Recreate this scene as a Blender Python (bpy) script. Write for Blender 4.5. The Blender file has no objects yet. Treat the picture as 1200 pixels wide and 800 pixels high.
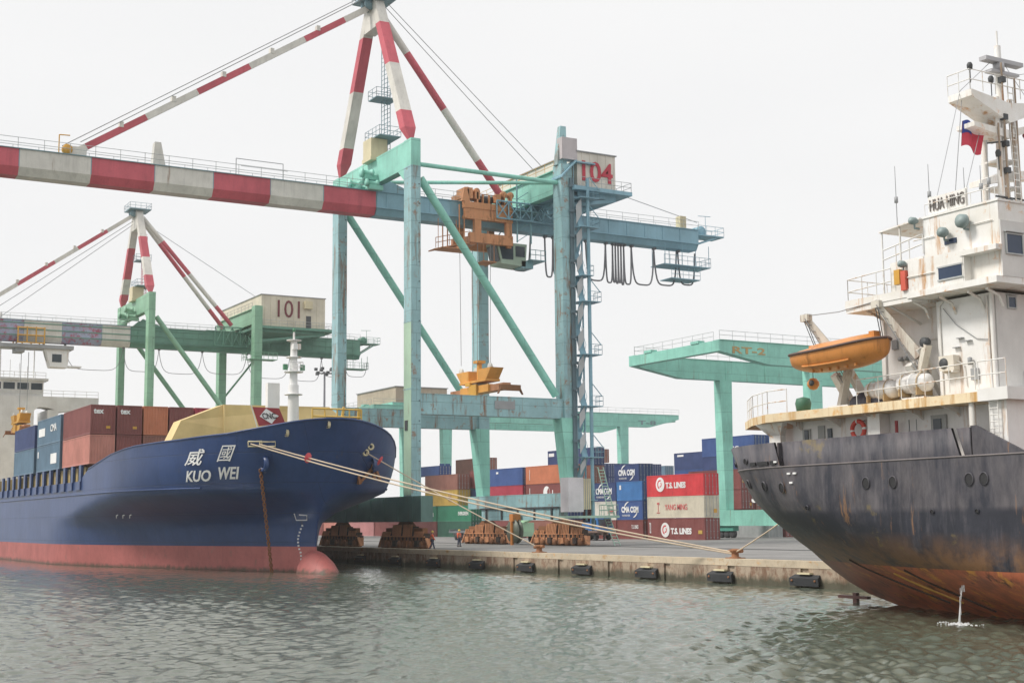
import bpy, math, random
from mathutils import Vector, Matrix
random.seed(7)
sc = bpy.context.scene
COL = sc.collection
# ---------------------------------------------------------------- camera, sky, sun, exposure
CAM_H = 4.2
TH, PITCH, ROLL = 0.52453527, 0.12951672, -0.01012946
Fh = Vector((-math.cos(TH), math.sin(TH), 0)); R0 = Vector((math.sin(TH), math.cos(TH), 0)); Z0 = Vector((0, 0, 1))
FW = math.cos(PITCH)*Fh + math.sin(PITCH)*Z0
U0 = -math.sin(PITCH)*Fh + math.cos(PITCH)*Z0
RT = math.cos(ROLL)*R0 + math.sin(ROLL)*U0
UP = -math.sin(ROLL)*R0 + math.cos(ROLL)*U0
cam = bpy.data.cameras.new('camera'); cam.sensor_width = 36; cam.lens = 1602.8/1200*36
cam.clip_start = 0.3; cam.clip_end = 8000
camo = bpy.data.objects.new('camera', cam); COL.objects.link(camo)
m = Matrix.Identity(4)
for i in range(3):
    m[i][0] = RT[i]; m[i][1] = UP[i]; m[i][2] = -FW[i]
m[0][3], m[1][3], m[2][3] = 0, 0, CAM_H
camo.matrix_world = m
sc.camera = camo

SUN_EL = math.radians(48); SUN_AZ = math.radians(200)   # azimuth measured from +Y clockwise: light comes from the water side
w = bpy.data.worlds.new("World"); sc.world = w; w.use_nodes = True
nt = w.node_tree; nt.nodes.clear()
wo = nt.nodes.new('ShaderNodeOutputWorld'); bg = nt.nodes.new('ShaderNodeBackground')
sky = nt.nodes.new('ShaderNodeTexSky'); sky.sky_type = 'NISHITA'; sky.sun_disc = False
sky.sun_elevation = SUN_EL; sky.sun_rotation = SUN_AZ; sky.air_density = 1.0; sky.dust_density = 4.0
# an overcast layer: even pale cloud over the clear sky
tc = nt.nodes.new('ShaderNodeTexCoord')
mp = nt.nodes.new('ShaderNodeMapping'); mp.inputs['Scale'].default_value = (1, 1, 3)
nz = nt.nodes.new('ShaderNodeTexNoise'); nz.inputs['Scale'].default_value = 1.3; nz.inputs['Detail'].default_value = 4
rp = nt.nodes.new('ShaderNodeValToRGB')
rp.color_ramp.elements[0].position = .3; rp.color_ramp.elements[0].color = (6.05, 6.05, 6.07, 1)
rp.color_ramp.elements[1].position = .75; rp.color_ramp.elements[1].color = (6.62, 6.58, 6.52, 1)
mx = nt.nodes.new('ShaderNodeMixRGB'); mx.inputs[0].default_value = 0.965
nt.links.new(tc.outputs['Generated'], mp.inputs['Vector']); nt.links.new(mp.outputs[0], nz.inputs['Vector'])
nt.links.new(nz.outputs[0], rp.inputs[0])
nt.links.new(sky.outputs[0], mx.inputs[1]); nt.links.new(rp.outputs[0], mx.inputs[2])
nt.links.new(mx.outputs[0], bg.inputs['Color']); bg.inputs['Strength'].default_value = 0.10
nt.links.new(bg.outputs[0], wo.inputs['Surface'])
sl = bpy.data.lights.new('sun', 'SUN'); sl.energy = 2.0; sl.angle = math.radians(14); sl.color = (1, .95, .88)
so = bpy.data.objects.new('sun', sl); COL.objects.link(so)
sd = Vector((math.sin(SUN_AZ)*math.cos(SUN_EL), math.cos(SUN_AZ)*math.cos(SUN_EL), math.sin(SUN_EL)))
so.rotation_euler = sd.to_track_quat('Z', 'Y').to_euler()
so.location = (0, 0, 90)
sc.view_settings.view_transform = 'Standard'; sc.view_settings.look = 'None'
sc.view_settings.exposure = 0.6; sc.view_settings.gamma = 1; sc.view_settings.use_curve_mapping = False
sc.render.engine = 'CYCLES'
sc.cycles.max_bounces = 6; sc.cycles.diffuse_bounces = 3; sc.cycles.glossy_bounces = 3
sc.cycles.volume_bounces = 3

# ---------------------------------------------------------------- materials
MATS = {}
def paint(name, col, rust=0.0, streak=0.25, rough=0.5, scale=1.0, bump=0.0, metallic=0.0, vscale=.1, rustcol=(.22, .085, .025), seam=0, tide=None):
    if name in MATS: return MATS[name]
    mt = bpy.data.materials.new(name); mt.use_nodes = True
    n = mt.node_tree.nodes; L = mt.node_tree.links
    b = n['Principled BSDF']; b.inputs['Roughness'].default_value = rough; b.inputs['Metallic'].default_value = metallic
    g = n.new('ShaderNodeNewGeometry')
    def noise(sc_, vec, detail=4, rgh=.6):
        t = n.new('ShaderNodeTexNoise'); t.inputs['Scale'].default_value = sc_; t.inputs['Detail'].default_value = detail
        t.inputs['Roughness'].default_value = rgh; L.new(vec, t.inputs['Vector']); return t.outputs[0]
    def ramp(fac, a, c):
        r = n.new('ShaderNodeMapRange'); r.inputs['From Min'].default_value = a; r.inputs['From Max'].default_value = c
        r.clamp = True; L.new(fac, r.inputs['Value']); return r.outputs[0]
    def mix(fac, a, c, k=None):
        x = n.new('ShaderNodeMixRGB')
        if k is not None:
            q = n.new('ShaderNodeMath'); q.operation = 'MULTIPLY'; L.new(fac, q.inputs[0]); q.inputs[1].default_value = k; fac = q.outputs[0]
        L.new(fac, x.inputs[0])
        for i, s in ((1, a), (2, c)):
            if isinstance(s, tuple): x.inputs[i].default_value = (*s, 1) if len(s) == 3 else s
            else: L.new(s, x.inputs[i])
        return x.outputs[0]
    mp = n.new('ShaderNodeMapping'); mp.inputs['Scale'].default_value = (1, 1, vscale); L.new(g.outputs['Position'], mp.inputs['Vector'])
    dark = tuple(c*.55 for c in col); lite = tuple(min(.85, c*1.16+.015) for c in col)
    c0 = mix(ramp(noise(.35*scale, g.outputs['Position'], 5), .3, .7), tuple(c*.86 for c in col), lite)
    c1 = mix(ramp(noise(2.2*scale, mp.outputs[0], 5, .7), .5, .78), c0, dark, streak)
    c1 = mix(ramp(noise(6*scale, g.outputs['Position'], 3), .55, .8), c1, tuple(c*.7 for c in col), streak*.8)
    if rust > 0:
        th = .70-.2*rust
        f = ramp(noise(1.1*scale, mp.outputs[0], 8, .72), th, th+.10)
        c1 = mix(f, c1, rustcol, .85)
        f2 = ramp(noise(.9*scale, g.outputs['Position'], 8, .75), th+.03, th+.1)
        c1 = mix(f2, c1, tuple(c*1.3 for c in rustcol), .7)
    if tide:          # weed and scum along the waterline
        s2 = n.new('ShaderNodeSeparateXYZ'); L.new(g.outputs['Position'], s2.inputs[0])
        ad = n.new('ShaderNodeMath'); ad.operation = 'MULTIPLY_ADD'; L.new(noise(1.6, mp.outputs[0], 6, .7), ad.inputs[0]); ad.inputs[1].default_value = -1.1; L.new(s2.outputs[2], ad.inputs[2])
        c1 = mix(ramp(ad.outputs[0], tide-.40, tide-.75), c1, (.045, .05, .03), .85)
    if seam:          # welded plate seams
        s3 = n.new('ShaderNodeSeparateXYZ'); L.new(g.outputs['Position'], s3.inputs[0])
        a3 = n.new('ShaderNodeMath'); a3.operation = 'ADD'; L.new(s3.outputs[0], a3.inputs[0]); L.new(s3.outputs[1], a3.inputs[1])
        c3 = n.new('ShaderNodeCombineXYZ'); L.new(a3.outputs[0], c3.inputs[0]); L.new(s3.outputs[2], c3.inputs[1])
        bt_ = n.new('ShaderNodeTexBrick'); bt_.inputs['Scale'].default_value = 1; bt_.inputs['Brick Width'].default_value = 6.5*seam; bt_.inputs['Row Height'].default_value = 1.9*seam
        bt_.inputs['Mortar Size'].default_value = .035; bt_.inputs['Mortar Smooth'].default_value = .6; L.new(c3.outputs[0], bt_.inputs['Vector'])
        c1 = mix(bt_.outputs['Fac'], c1, dark, .75)
        bq = n.new('ShaderNodeBump'); bq.inputs['Strength'].default_value = .5; bq.inputs['Distance'].default_value = .03; bq.invert = True
        hh = n.new('ShaderNodeMath'); hh.operation = 'MULTIPLY_ADD'; L.new(noise(.55, g.outputs['Position'], 3), hh.inputs[0]); hh.inputs[1].default_value = 2.0; L.new(bt_.outputs['Fac'], hh.inputs[2])
        L.new(hh.outputs[0], bq.inputs['Height']); L.new(bq.outputs[0], b.inputs['Normal'])
    L.new(c1, b.inputs['Base Color'])
    if bump > 0:
        bp = n.new('ShaderNodeBump'); bp.inputs['Strength'].default_value = bump; bp.inputs['Distance'].default_value = .13
        L.new(noise(1.5*scale, g.outputs['Position'], 4), bp.inputs['Height']); L.new(bp.outputs[0], b.inputs['Normal'])
    MATS[name] = mt
    return mt
def plain(name, col, rough=.6): return paint(name, col, 0, .12, rough)

AQUA = paint('aqua paint', (.29, .49, .52), .82, .4, seam=1.2)
MINT = paint('mint paint', (.26, .60, .50), .4, .4, seam=1.4)
GREEN = paint('green paint', (.22, .43, .29), .4, .4, seam=1.2)
SLATE = paint('slate paint', (.19, .31, .36), .2, .35)
REDP = paint('red band paint', (.52, .085, .115), .25, .5, scale=.8)
WHTP = paint('white band paint', (.64, .62, .57), .3, .5)
CREAM = paint('cream paint', (.62, .55, .36), .1, .25)
ORNG = paint('orange paint', (.62, .27, .12), .75, .55)
YELO = paint('yellow paint', (.62, .33, .04), .4, .35)
RUSTY = paint('rusty steel', (.24, .10, .04), .8, .6, .8)
DARK = plain('dark steel', (.05, .055, .06))
GREY = plain('grey steel', (.30, .31, .32))
GALV = paint('galvanised steel', (.42, .44, .44), .1, .3)
BLACK = plain('black rubber', (.02, .022, .026), .75)
REDTX = plain('red lettering', (.50, .03, .06))
WHTX = plain('white lettering', (.80, .80, .78))
GLASS = paint('window glass', (.02, .035, .05), 0, .1, .12)
ROPE = plain('rope fibre', (.55, .45, .34), .9)
WHITE = paint('ship white paint', (.82, .80, .765), .5, .25, .45, rustcol=(.45, .24, .09))
WHITER = paint('worn cream white paint', (.82, .785, .715), .72, .3, .5, scale=1.6, rustcol=(.50, .24, .06))

# ---------------------------------------------------------------- mesh builder
class MB:
    def __init__(s): s.v = []; s.f = []; s.m = []; s.s = []
    def add(s, vs, fs, mi=0, smooth=False):
        o = len(s.v); s.v += [tuple(p) for p in vs]
        for f in fs: s.f.append(tuple(i+o for i in f)); s.m.append(mi); s.s.append(smooth)
        return s
    def box(s, x0, x1, y0, y1, z0, z1, mi=0):
        return s.add([(x, y, z) for z in (z0, z1) for y in (y0, y1) for x in (x0, x1)],
            [(0,2,3,1),(4,5,7,6),(0,1,5,4),(2,6,7,3),(0,4,6,2),(1,3,7,5)], mi)
    def hexa(s, bot, top, mi=0):       # bot, top: 4 points each, counter-clockwise seen from above
        return s.add(list(bot)+list(top), [(3,2,1,0),(4,5,6,7),(0,1,5,4),(1,2,6,5),(2,3,7,6),(3,0,4,7)], mi)
    def prism(s, pts, off, mi=0):       # planar polygon pts extruded by vector off
        n = len(pts); off = Vector(off)
        vs = [Vector(p) for p in pts]; vs += [p+off for p in vs]
        return s.add(vs, [tuple(range(n))[::-1], tuple(range(n, 2*n))]+[(i, (i+1) % n, n+(i+1) % n, n+i) for i in range(n)], mi)
    def beam(s, p, q, w, h, mi=0, w2=None, h2=None, side=None):
        p, q = Vector(p), Vector(q); d = (q-p).normalized()
        if side is None:
            side = d.cross(Vector((0, 0, 1)))
            if side.length < 1e-3: side = Vector((1, 0, 0))
        side = Vector(side).normalized(); up = side.cross(d).normalized()
        w2 = w if w2 is None else w2; h2 = h if h2 is None else h2
        vs = []
        for c, a, b in ((p, w, h), (q, w2, h2)):
            for i, j in ((-1,-1),(1,-1),(1,1),(-1,1)): vs.append(c+side*i*a/2+up*j*b/2)
        return s.add(vs, [(0,1,2,3),(7,6,5,4),(0,4,5,1),(1,5,6,2),(2,6,7,3),(3,7,4,0)], mi)
    def tube(s, p, q, r, n=8, mi=0, r2=None, caps=True):
        return s.path([p, q], [r, r if r2 is None else r2], n, mi, caps)
    def path(s, pts, r, n=6, mi=0, caps=True):
        pts = [Vector(p) for p in pts]
        rs = r if isinstance(r, (list, tuple)) else [r]*len(pts)
        o = len(s.v); vs = []; last = None
        for i, p in enumerate(pts):
            d = (pts[min(i+1, len(pts)-1)]-pts[max(i-1, 0)]).normalized()
            a = d.cross(Vector((0, 0, 1))) if last is None else last-d*last.dot(d)
            if a.length < 1e-3: a = d.cross(Vector((1, 0, 0)))
            a.normalize(); last = a; b = d.cross(a)
            for k in range(n):
                t = 2*math.pi*k/n; vs.append(p+(a*math.cos(t)+b*math.sin(t))*rs[i])
        fs = [(i*n+k, i*n+(k+1) % n, (i+1)*n+(k+1) % n, (i+1)*n+k) for i in range(len(pts)-1) for k in range(n)]
        s.add(vs, fs, mi, True)
        if caps:
            s.add(vs[:n], [tuple(range(n))[::-1]], mi); s.add(vs[-n:], [tuple(range(n))], mi)
        return s
    def lathe(s, c, prof, n=16, mi=0, axis='z'):   # prof: (radius, height)
        c = Vector(c); vs = []
        for r, h in prof:
            for k in range(n):
                t = 2*math.pi*k/n; a, b = r*math.cos(t), r*math.sin(t)
                vs.append(c+{'z': Vector((a, b, h)), 'x': Vector((h, a, b)), 'y': Vector((a, h, b))}[axis])
        fs = [(i*n+k, i*n+(k+1) % n, (i+1)*n+(k+1) % n, (i+1)*n+k) for i in range(len(prof)-1) for k in range(n)]
        return s.add(vs, fs, mi, True)
    def rail(s, pts, h=1.05, r=.03, step=1.8, mid=2, mi=0):   # guard rail along a polyline
        for a, b in zip(pts[:-1], pts[1:]):
            a, b = Vector(a), Vector(b); L = (b-a).length; k = max(1, round(L/step))
            for i in range(k+1):
                p = a+(b-a)*i/k; s.tube(p, p+Vector((0, 0, h)), r, 4, mi, caps=False)
            for j in range(mid): 
                z = Vector((0, 0, h*(j+1)/mid)); s.tube(a+z, b+z, r, 4, mi, caps=False)
        return s
    def ladder(s, p, q, side, w=.5, r=.03, step=.35, mi=0):
        p, q = Vector(p), Vector(q); sd = Vector(side).normalized()*w/2
        s.tube(p-sd, q-sd, r, 4, mi); s.tube(p+sd, q+sd, r, 4, mi)
        k = int((q-p).length/step)
        for i in range(1, k): c = p+(q-p)*i/k; s.tube(c-sd, c+sd, r*.8, 4, mi, caps=False)
        return s
    def mesh(s, name, org=(0, 0, 0)):
        me = bpy.data.meshes.new(name); o = Vector(org)
        me.from_pydata([tuple(Vector(p)-o) for p in s.v], [], s.f)
        me.polygons.foreach_set('material_index', s.m); me.polygons.foreach_set('use_smooth', s.s)
        me.update(); return me
    def build(s, name, mats, parent=None, label=None, recalc=True):
        me = s.mesh(name, world(parent))
        if recalc: fixn(me)
        return put(name, me, mats, parent, label)
import bmesh
def fixn(me):
    bm = bmesh.new(); bm.from_mesh(me); bmesh.ops.recalc_face_normals(bm, faces=bm.faces); bm.to_mesh(me); bm.free()
WL = {}
def world(o): return WL[o.name] if o is not None else (0, 0, 0)
def put(name, me, mats, parent=None, label=None):
    o = bpy.data.objects.new(name, me); COL.objects.link(o)
    for mt in (mats if isinstance(mats, (list, tuple)) else [mats]): me.materials.append(mt)
    if parent is not None: o.parent = parent
    WL[o.name] = world(parent)
    if label: o['label'] = label
    return o
def thing(name, label, cat, loc, group=None, rz=0):
    o = bpy.data.objects.new(name, None); COL.objects.link(o); o.location = loc; o.rotation_euler = (0, 0, rz)
    o.empty_display_size = .3; WL[o.name] = tuple(loc); tag(o, label, cat, group); return o
def tag(o, label=None, cat=None, group=None, kind=None):
    if label: o['label'] = label
    if cat: o['category'] = cat
    if group: o['group'] = group
    if kind: o['kind'] = kind
    return o
def text_mesh(txt, bold=0.0, spacing=1.0):
    cu = bpy.data.curves.new('t', 'FONT'); cu.body = txt; cu.extrude = .02; cu.offset = bold; cu.space_character = spacing
    cu.resolution_u = 3
    ob = bpy.data.objects.new('t', cu); COL.objects.link(ob)
    bpy.context.view_layer.update()
    me = bpy.data.meshes.new_from_object(ob.evaluated_get(bpy.context.evaluated_depsgraph_get()))
    bpy.data.objects.remove(ob); bpy.data.curves.remove(cu)
    xs = [v.co.x for v in me.vertices]; ys = [v.co.y for v in me.vertices]
    return me, min(xs), max(xs), min(ys), max(ys)
def text(name, txt, mat, parent, org, xdir, width, height, up=(0, 0, 1), bold=.02, spacing=1.0, fn=None, depth=.04):
    """lettering whose box has its lower left corner at org; fn maps (x, z, out) to a point instead"""
    me, x0, x1, y0, y1 = text_mesh(txt, bold, spacing)
    xd = Vector(xdir).normalized(); ud = Vector(up).normalized(); nd = xd.cross(ud).normalized(); o = Vector(org); w0 = Vector(world(parent))
    for v in me.vertices:
        a = (v.co.x-x0)/(x1-x0)*width; b = (v.co.y-y0)/(y1-y0)*height; c = depth*(1 if v.co.z > 0 else .1)
        v.co = (fn(a, b, c) if fn else o+xd*a+ud*b+nd*c)-w0
    me.name = name
    return put(name, me, mat, parent)
def children(o): return [c for c in bpy.data.objects if c.parent == o]
def copy_tree(o, parent=None):
    c = o.copy(); COL.objects.link(c); c.parent = parent; WL[c.name] = WL[o.name]
    for k in children(o): copy_tree(k, c)
    return c

# ---------------------------------------------------------------- water, quay, yard ground
QZ = 1.45; QY = 56.6
def water():
    import numpy as np
    rng = np.random.RandomState(5)
    # a sheet of real ripples, finer towards the shore we stand on, over a flat sheet that runs to the far side
    d = [15.0]
    while d[-1] < 300: d.append(d[-1]*1.003)
    d = np.array(d); t = np.linspace(-.68, .68, 860)
    D, T = np.meshgrid(d, t, indexing='ij'); S = D*T
    X = D*Fh.x+S*R0.x; Y = D*Fh.y+S*R0.y; Zw = np.zeros_like(X)
    g = .8+.35*(np.sin(X*.031+1.3+1.7*np.sin(Y*.023))*np.sin(Y*.041+X*.017)+.35*np.sin(X*.11+Y*.07+2*np.sin(Y*.05)))
    for i in range(140):
        lam = .24*(6.5**rng.rand()); k = 2*math.pi/lam; th = math.radians(215)+rng.normal(0, .75); ph = rng.rand()*6.283
        fade = np.clip((lam/(D*.003+.02)-2)/2, 0, 1)
        amp = .036/k*(1.2 if lam < .8 else .8)
        q = np.sin(k*(X*math.cos(th)+Y*math.sin(th))+ph+.6*np.sin(.21*X+i)+.6*np.sin(.17*Y+2*i)); Zw += amp*fade*q*np.clip(g, .55, 1.2)
    n0, n1 = X.shape
    me = bpy.data.meshes.new('water_surface')
    co = np.stack([X, Y, Zw], -1).reshape(-1, 3).astype(np.float32)
    idx = np.arange(n0*n1).reshape(n0, n1)
    fa = np.stack([idx[:-1, :-1], idx[:-1, 1:], idx[1:, 1:], idx[1:, :-1]], -1).reshape(-1, 4)
    me.vertices.add(len(co)); me.vertices.foreach_set('co', co.ravel())
    me.loops.add(fa.size); me.loops.foreach_set('vertex_index', fa.ravel().astype(np.int32))
    me.polygons.add(len(fa)); me.polygons.foreach_set('loop_start', np.arange(0, fa.size, 4, dtype=np.int32))
    me.polygons.foreach_set('use_smooth', np.ones(len(fa), dtype=bool)); me.update(calc_edges=True); me.validate()
    if me.polygons[0].normal.z < 0: me.flip_normals()
    mb = MB(); R_ = 900
    mb.add([(-1200, -R_, -.22), (R_, -R_, -.22), (R_, QY+.4, -.22), (-1200, QY+.4, -.22)], [(0, 1, 2, 3)])
    mt = bpy.data.materials.new('harbour water'); mt.use_nodes = True
    n = mt.node_tree.nodes; L = mt.node_tree.links; b = n['Principled BSDF']
    b.inputs['Base Color'].default_value = (.095, .112, .082, 1); b.inputs['Roughness'].default_value = .05
    b.inputs['IOR'].default_value = 1.7
    g = n.new('ShaderNodeNewGeometry')
    def nz(s, sx, sy, rot, det, rgh=.55, dist=0):
        mp = n.new('ShaderNodeMapping'); mp.inputs['Scale'].default_value = (sx, sy, 1); mp.inputs['Rotation'].default_value = (0, 0, rot)
        t = n.new('ShaderNodeTexNoise'); t.inputs['Scale'].default_value = s; t.inputs['Detail'].default_value = det
        t.inputs['Roughness'].default_value = rgh; t.inputs['Distortion'].default_value = dist
        L.new(g.outputs['Position'], mp.inputs['Vector']); L.new(mp.outputs[0], t.inputs['Vector']); return t.outputs[0]
    def m(op, a, c):
        q = n.new('ShaderNodeMath'); q.operation = op
        for i, s in ((0, a), (1, c)):
            if isinstance(s, float): q.inputs[i].default_value = s
            else: L.new(s, q.inputs[i])
        return q.outputs[0]
    h = m('ADD', m('MULTIPLY', nz(.30, 1, 1.6, .7, 3), .5), m('MULTIPLY', nz(1.3, 1, 1.5, -.5, 6, .68, .6), .5))
    h = m('ADD', h, m('MULTIPLY', nz(3.4, 1.2, 1, .3, 5, .65), .26))
    gust = n.new('ShaderNodeMapRange'); L.new(nz(.035, 1, 1.8, .4, 3), gust.inputs['Value'])
    gust.inputs['From Min'].default_value = .3; gust.inputs['From Max'].default_value = .7
    gust.inputs['To Min'].default_value = .75; gust.inputs['To Max'].default_value = 1.0
    bp = n.new('ShaderNodeBump'); bp.inputs['Distance'].default_value = .05; L.new(gust.outputs[0], bp.inputs['Strength'])
    L.new(h, bp.inputs['Height']); L.new(bp.outputs[0], b.inputs['Normal'])
    tag(put('water', me, mt), kind='structure'); tag(mb.build('water', mt), kind='structure')
water()
def quay():
    con = paint('quay concrete', (.33, .30, .25), .25, .7, .85, rustcol=(.25, .13, .06), vscale=.35)
    dirty = paint('tide stained concrete', (.34, .27, .20), 1.0, 1.0, .85, rustcol=(.16, .085, .05), vscale=.35, scale=1.1, tide=.5)
    asp = paint('apron paving', (.20, .195, .19), 0, .35, .9, scale=.6)
    cop = paint('coping concrete', (.50, .42, .31), .7, .7, .85, rustcol=(.45, .24, .08), vscale=1)
    X0, X1 = -1200, 900
    mb = MB(); mb.box(X0, X1, QY+.5, 900, -4, QZ); mb.build('quay_apron', asp).__setitem__('kind', 'structure')
    mb = MB(); mb.box(X0, X1, QY, QY+.9, QZ-.30, QZ+.13); tag(mb.build('quay_coping', cop), kind='structure')
    mb = MB()
    x = 40
    while x > -260:       # bays of the face with shallow joints and pockets
        mb.box(x-6.2, x-.02, QY+.02, QY+.5, -3, QZ-.31); mb.box(x-6.9, x-6.22, QY+.16, QY+.5, -3, QZ-.31); x -= 6.9
    mb.box(-1200, x, QY+.03, QY+.5, -3, QZ-.31)
    tag(mb.build('quay_face', dirty), kind='structure')
    # crane rails let into the apron
    mb = MB()
    for y in (59.5, 77.66): mb.box(-330, -40, y-.06, y+.06, QZ+.003, QZ+.05); 
    tag(mb.build('crane_rails', DARK), kind='structure')
quay()
RAWO = paint('rusty orange paint', (.52, .24, .12), .6, .7, .8)
RAWO2 = paint('rusty louvre paint', (.55, .25, .12), .8, .8, .8, scale=2)

# ---------------------------------------------------------------- ship-to-shore cranes
YW, YL = 59.5, 77.66
def banded(mb, p, q, w, h, cuts, first, mats2=(0, 1), tube=False, w2=None, h2=None, side=None):
    """bar from p to q painted in alternating bands; cuts are fractions along it"""
    p, q = Vector(p), Vector(q); fr = [0]+list(cuts)+[1]; w2 = w if w2 is None else w2; h2 = h if h2 is None else h2
    for i, (a, b) in enumerate(zip(fr[:-1], fr[1:])):
        mi = mats2[(i+first) % 2]; A, B = p+(q-p)*a, p+(q-p)*b
        if tube: mb.tube(A, B, w+(w2-w)*a, 10, mi, w+(w2-w)*b, caps=(i in (0, len(fr)-2)))
        else: mb.beam(A, B, w+(w2-w)*a, h+(h2-h)*a, mi, w+(w2-w)*b, h+(h2-h)*b, side)
DARKGAP = paint('dark rust and gap shade', (.045, .028, .02), .5, .4, .9)  # near-black rusty tone, also paints in the shade of the slat gaps
PALEG = paint('pale lime face', (.42, .60, .45), .5, .5)
def bogie(par, xa, xb, y):
    """rail bogie set between xa and xb: equaliser beams and wheel trucks"""
    z = QZ; xm = (xa+xb)/2; L = xb-xa
    mb = MB().prism([(xa+L*.30, y-.3, 3.5), (xb-L*.30, y-.3, 3.5), (xm+.9, y-.3, 4.1), (xm-.9, y-.3, 4.1)], (0, .6, 0)).box(xa+L*.08, xb-L*.08, y-.28, y+.28, 2.7, 3.5)
    b = mb.build('equaliser_beam', RUSTY, par)
    n = 4
    for i in range(n):
        c = xa+L*(i+.5)/n; h = L/n*.47; sl = MB()
        sl.box(c-h, c+h, y-.34, y+.36, QZ+.75, 2.7, 1)
        sl.box(c-h*.95, c+h*.95, y-.5, y-.35, QZ+.55, QZ+.85, 0)
        for k in range(9):
            x = c-h+2*h*(k+.5)/9; ln = random.uniform(-.1, .1)
            sl.beam((x, y-.46, z+.86), (x+ln*.1, y-.46, 2.62), .13, .06, 0 if k % 3 else 1, side=(1, 0, 0))
        sl.box(c-h, c+h, y-.52, y-.36, 2.62, 2.72, 2)
        if i in (0, 1, 2, 3):
            top = (3.75 if i in (1, 2) else 3.15)+random.uniform(-.1, .2)
            for k in range(7):
                x = c-h*.9+1.8*h*(k+.5)/7; sl.beam((x-.12, y-.45, 2.72), (x+.06, y-.42, top), .17, .06, 2, side=(1, 0, 0))
            sl.box(c-h*.85, c+h*.85, y-.38, y+.3, 2.72, top-.2, 1)
        mt = c-h*.3
        sl.box(mt, mt+h*.6, y-.8, y-.52, 1.7, 2.3, i % 2)
        tr = sl.build('wheel_truck', [RAWO2 if y > 65 else RUSTY, DARKGAP, RAWO2 if y > 65 else RAWO], par)
        for s in (-1, 1): MB().lathe((c+s*h*.55, y-.52, z+.40), [(0, -.12), (.34, -.12), (.38, 0), (.38, .12), (.34, .84), (0, .84)], 12, 0, 'y').build('wheel', RUSTY, tr)
    for s, e in ((-1, xa), (1, xb)):     # rail sweeps at the ends
        MB().beam((e+s*.05, y-.3, 2.5), (e+s*.75, y-.3, z+.15), .3, .16).box(min(e, e+s*.12), max(e, e+s*.12), y-.3, y+.3, z+.2, 2.5).build('rail_sweep', RAWO, par)

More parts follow.
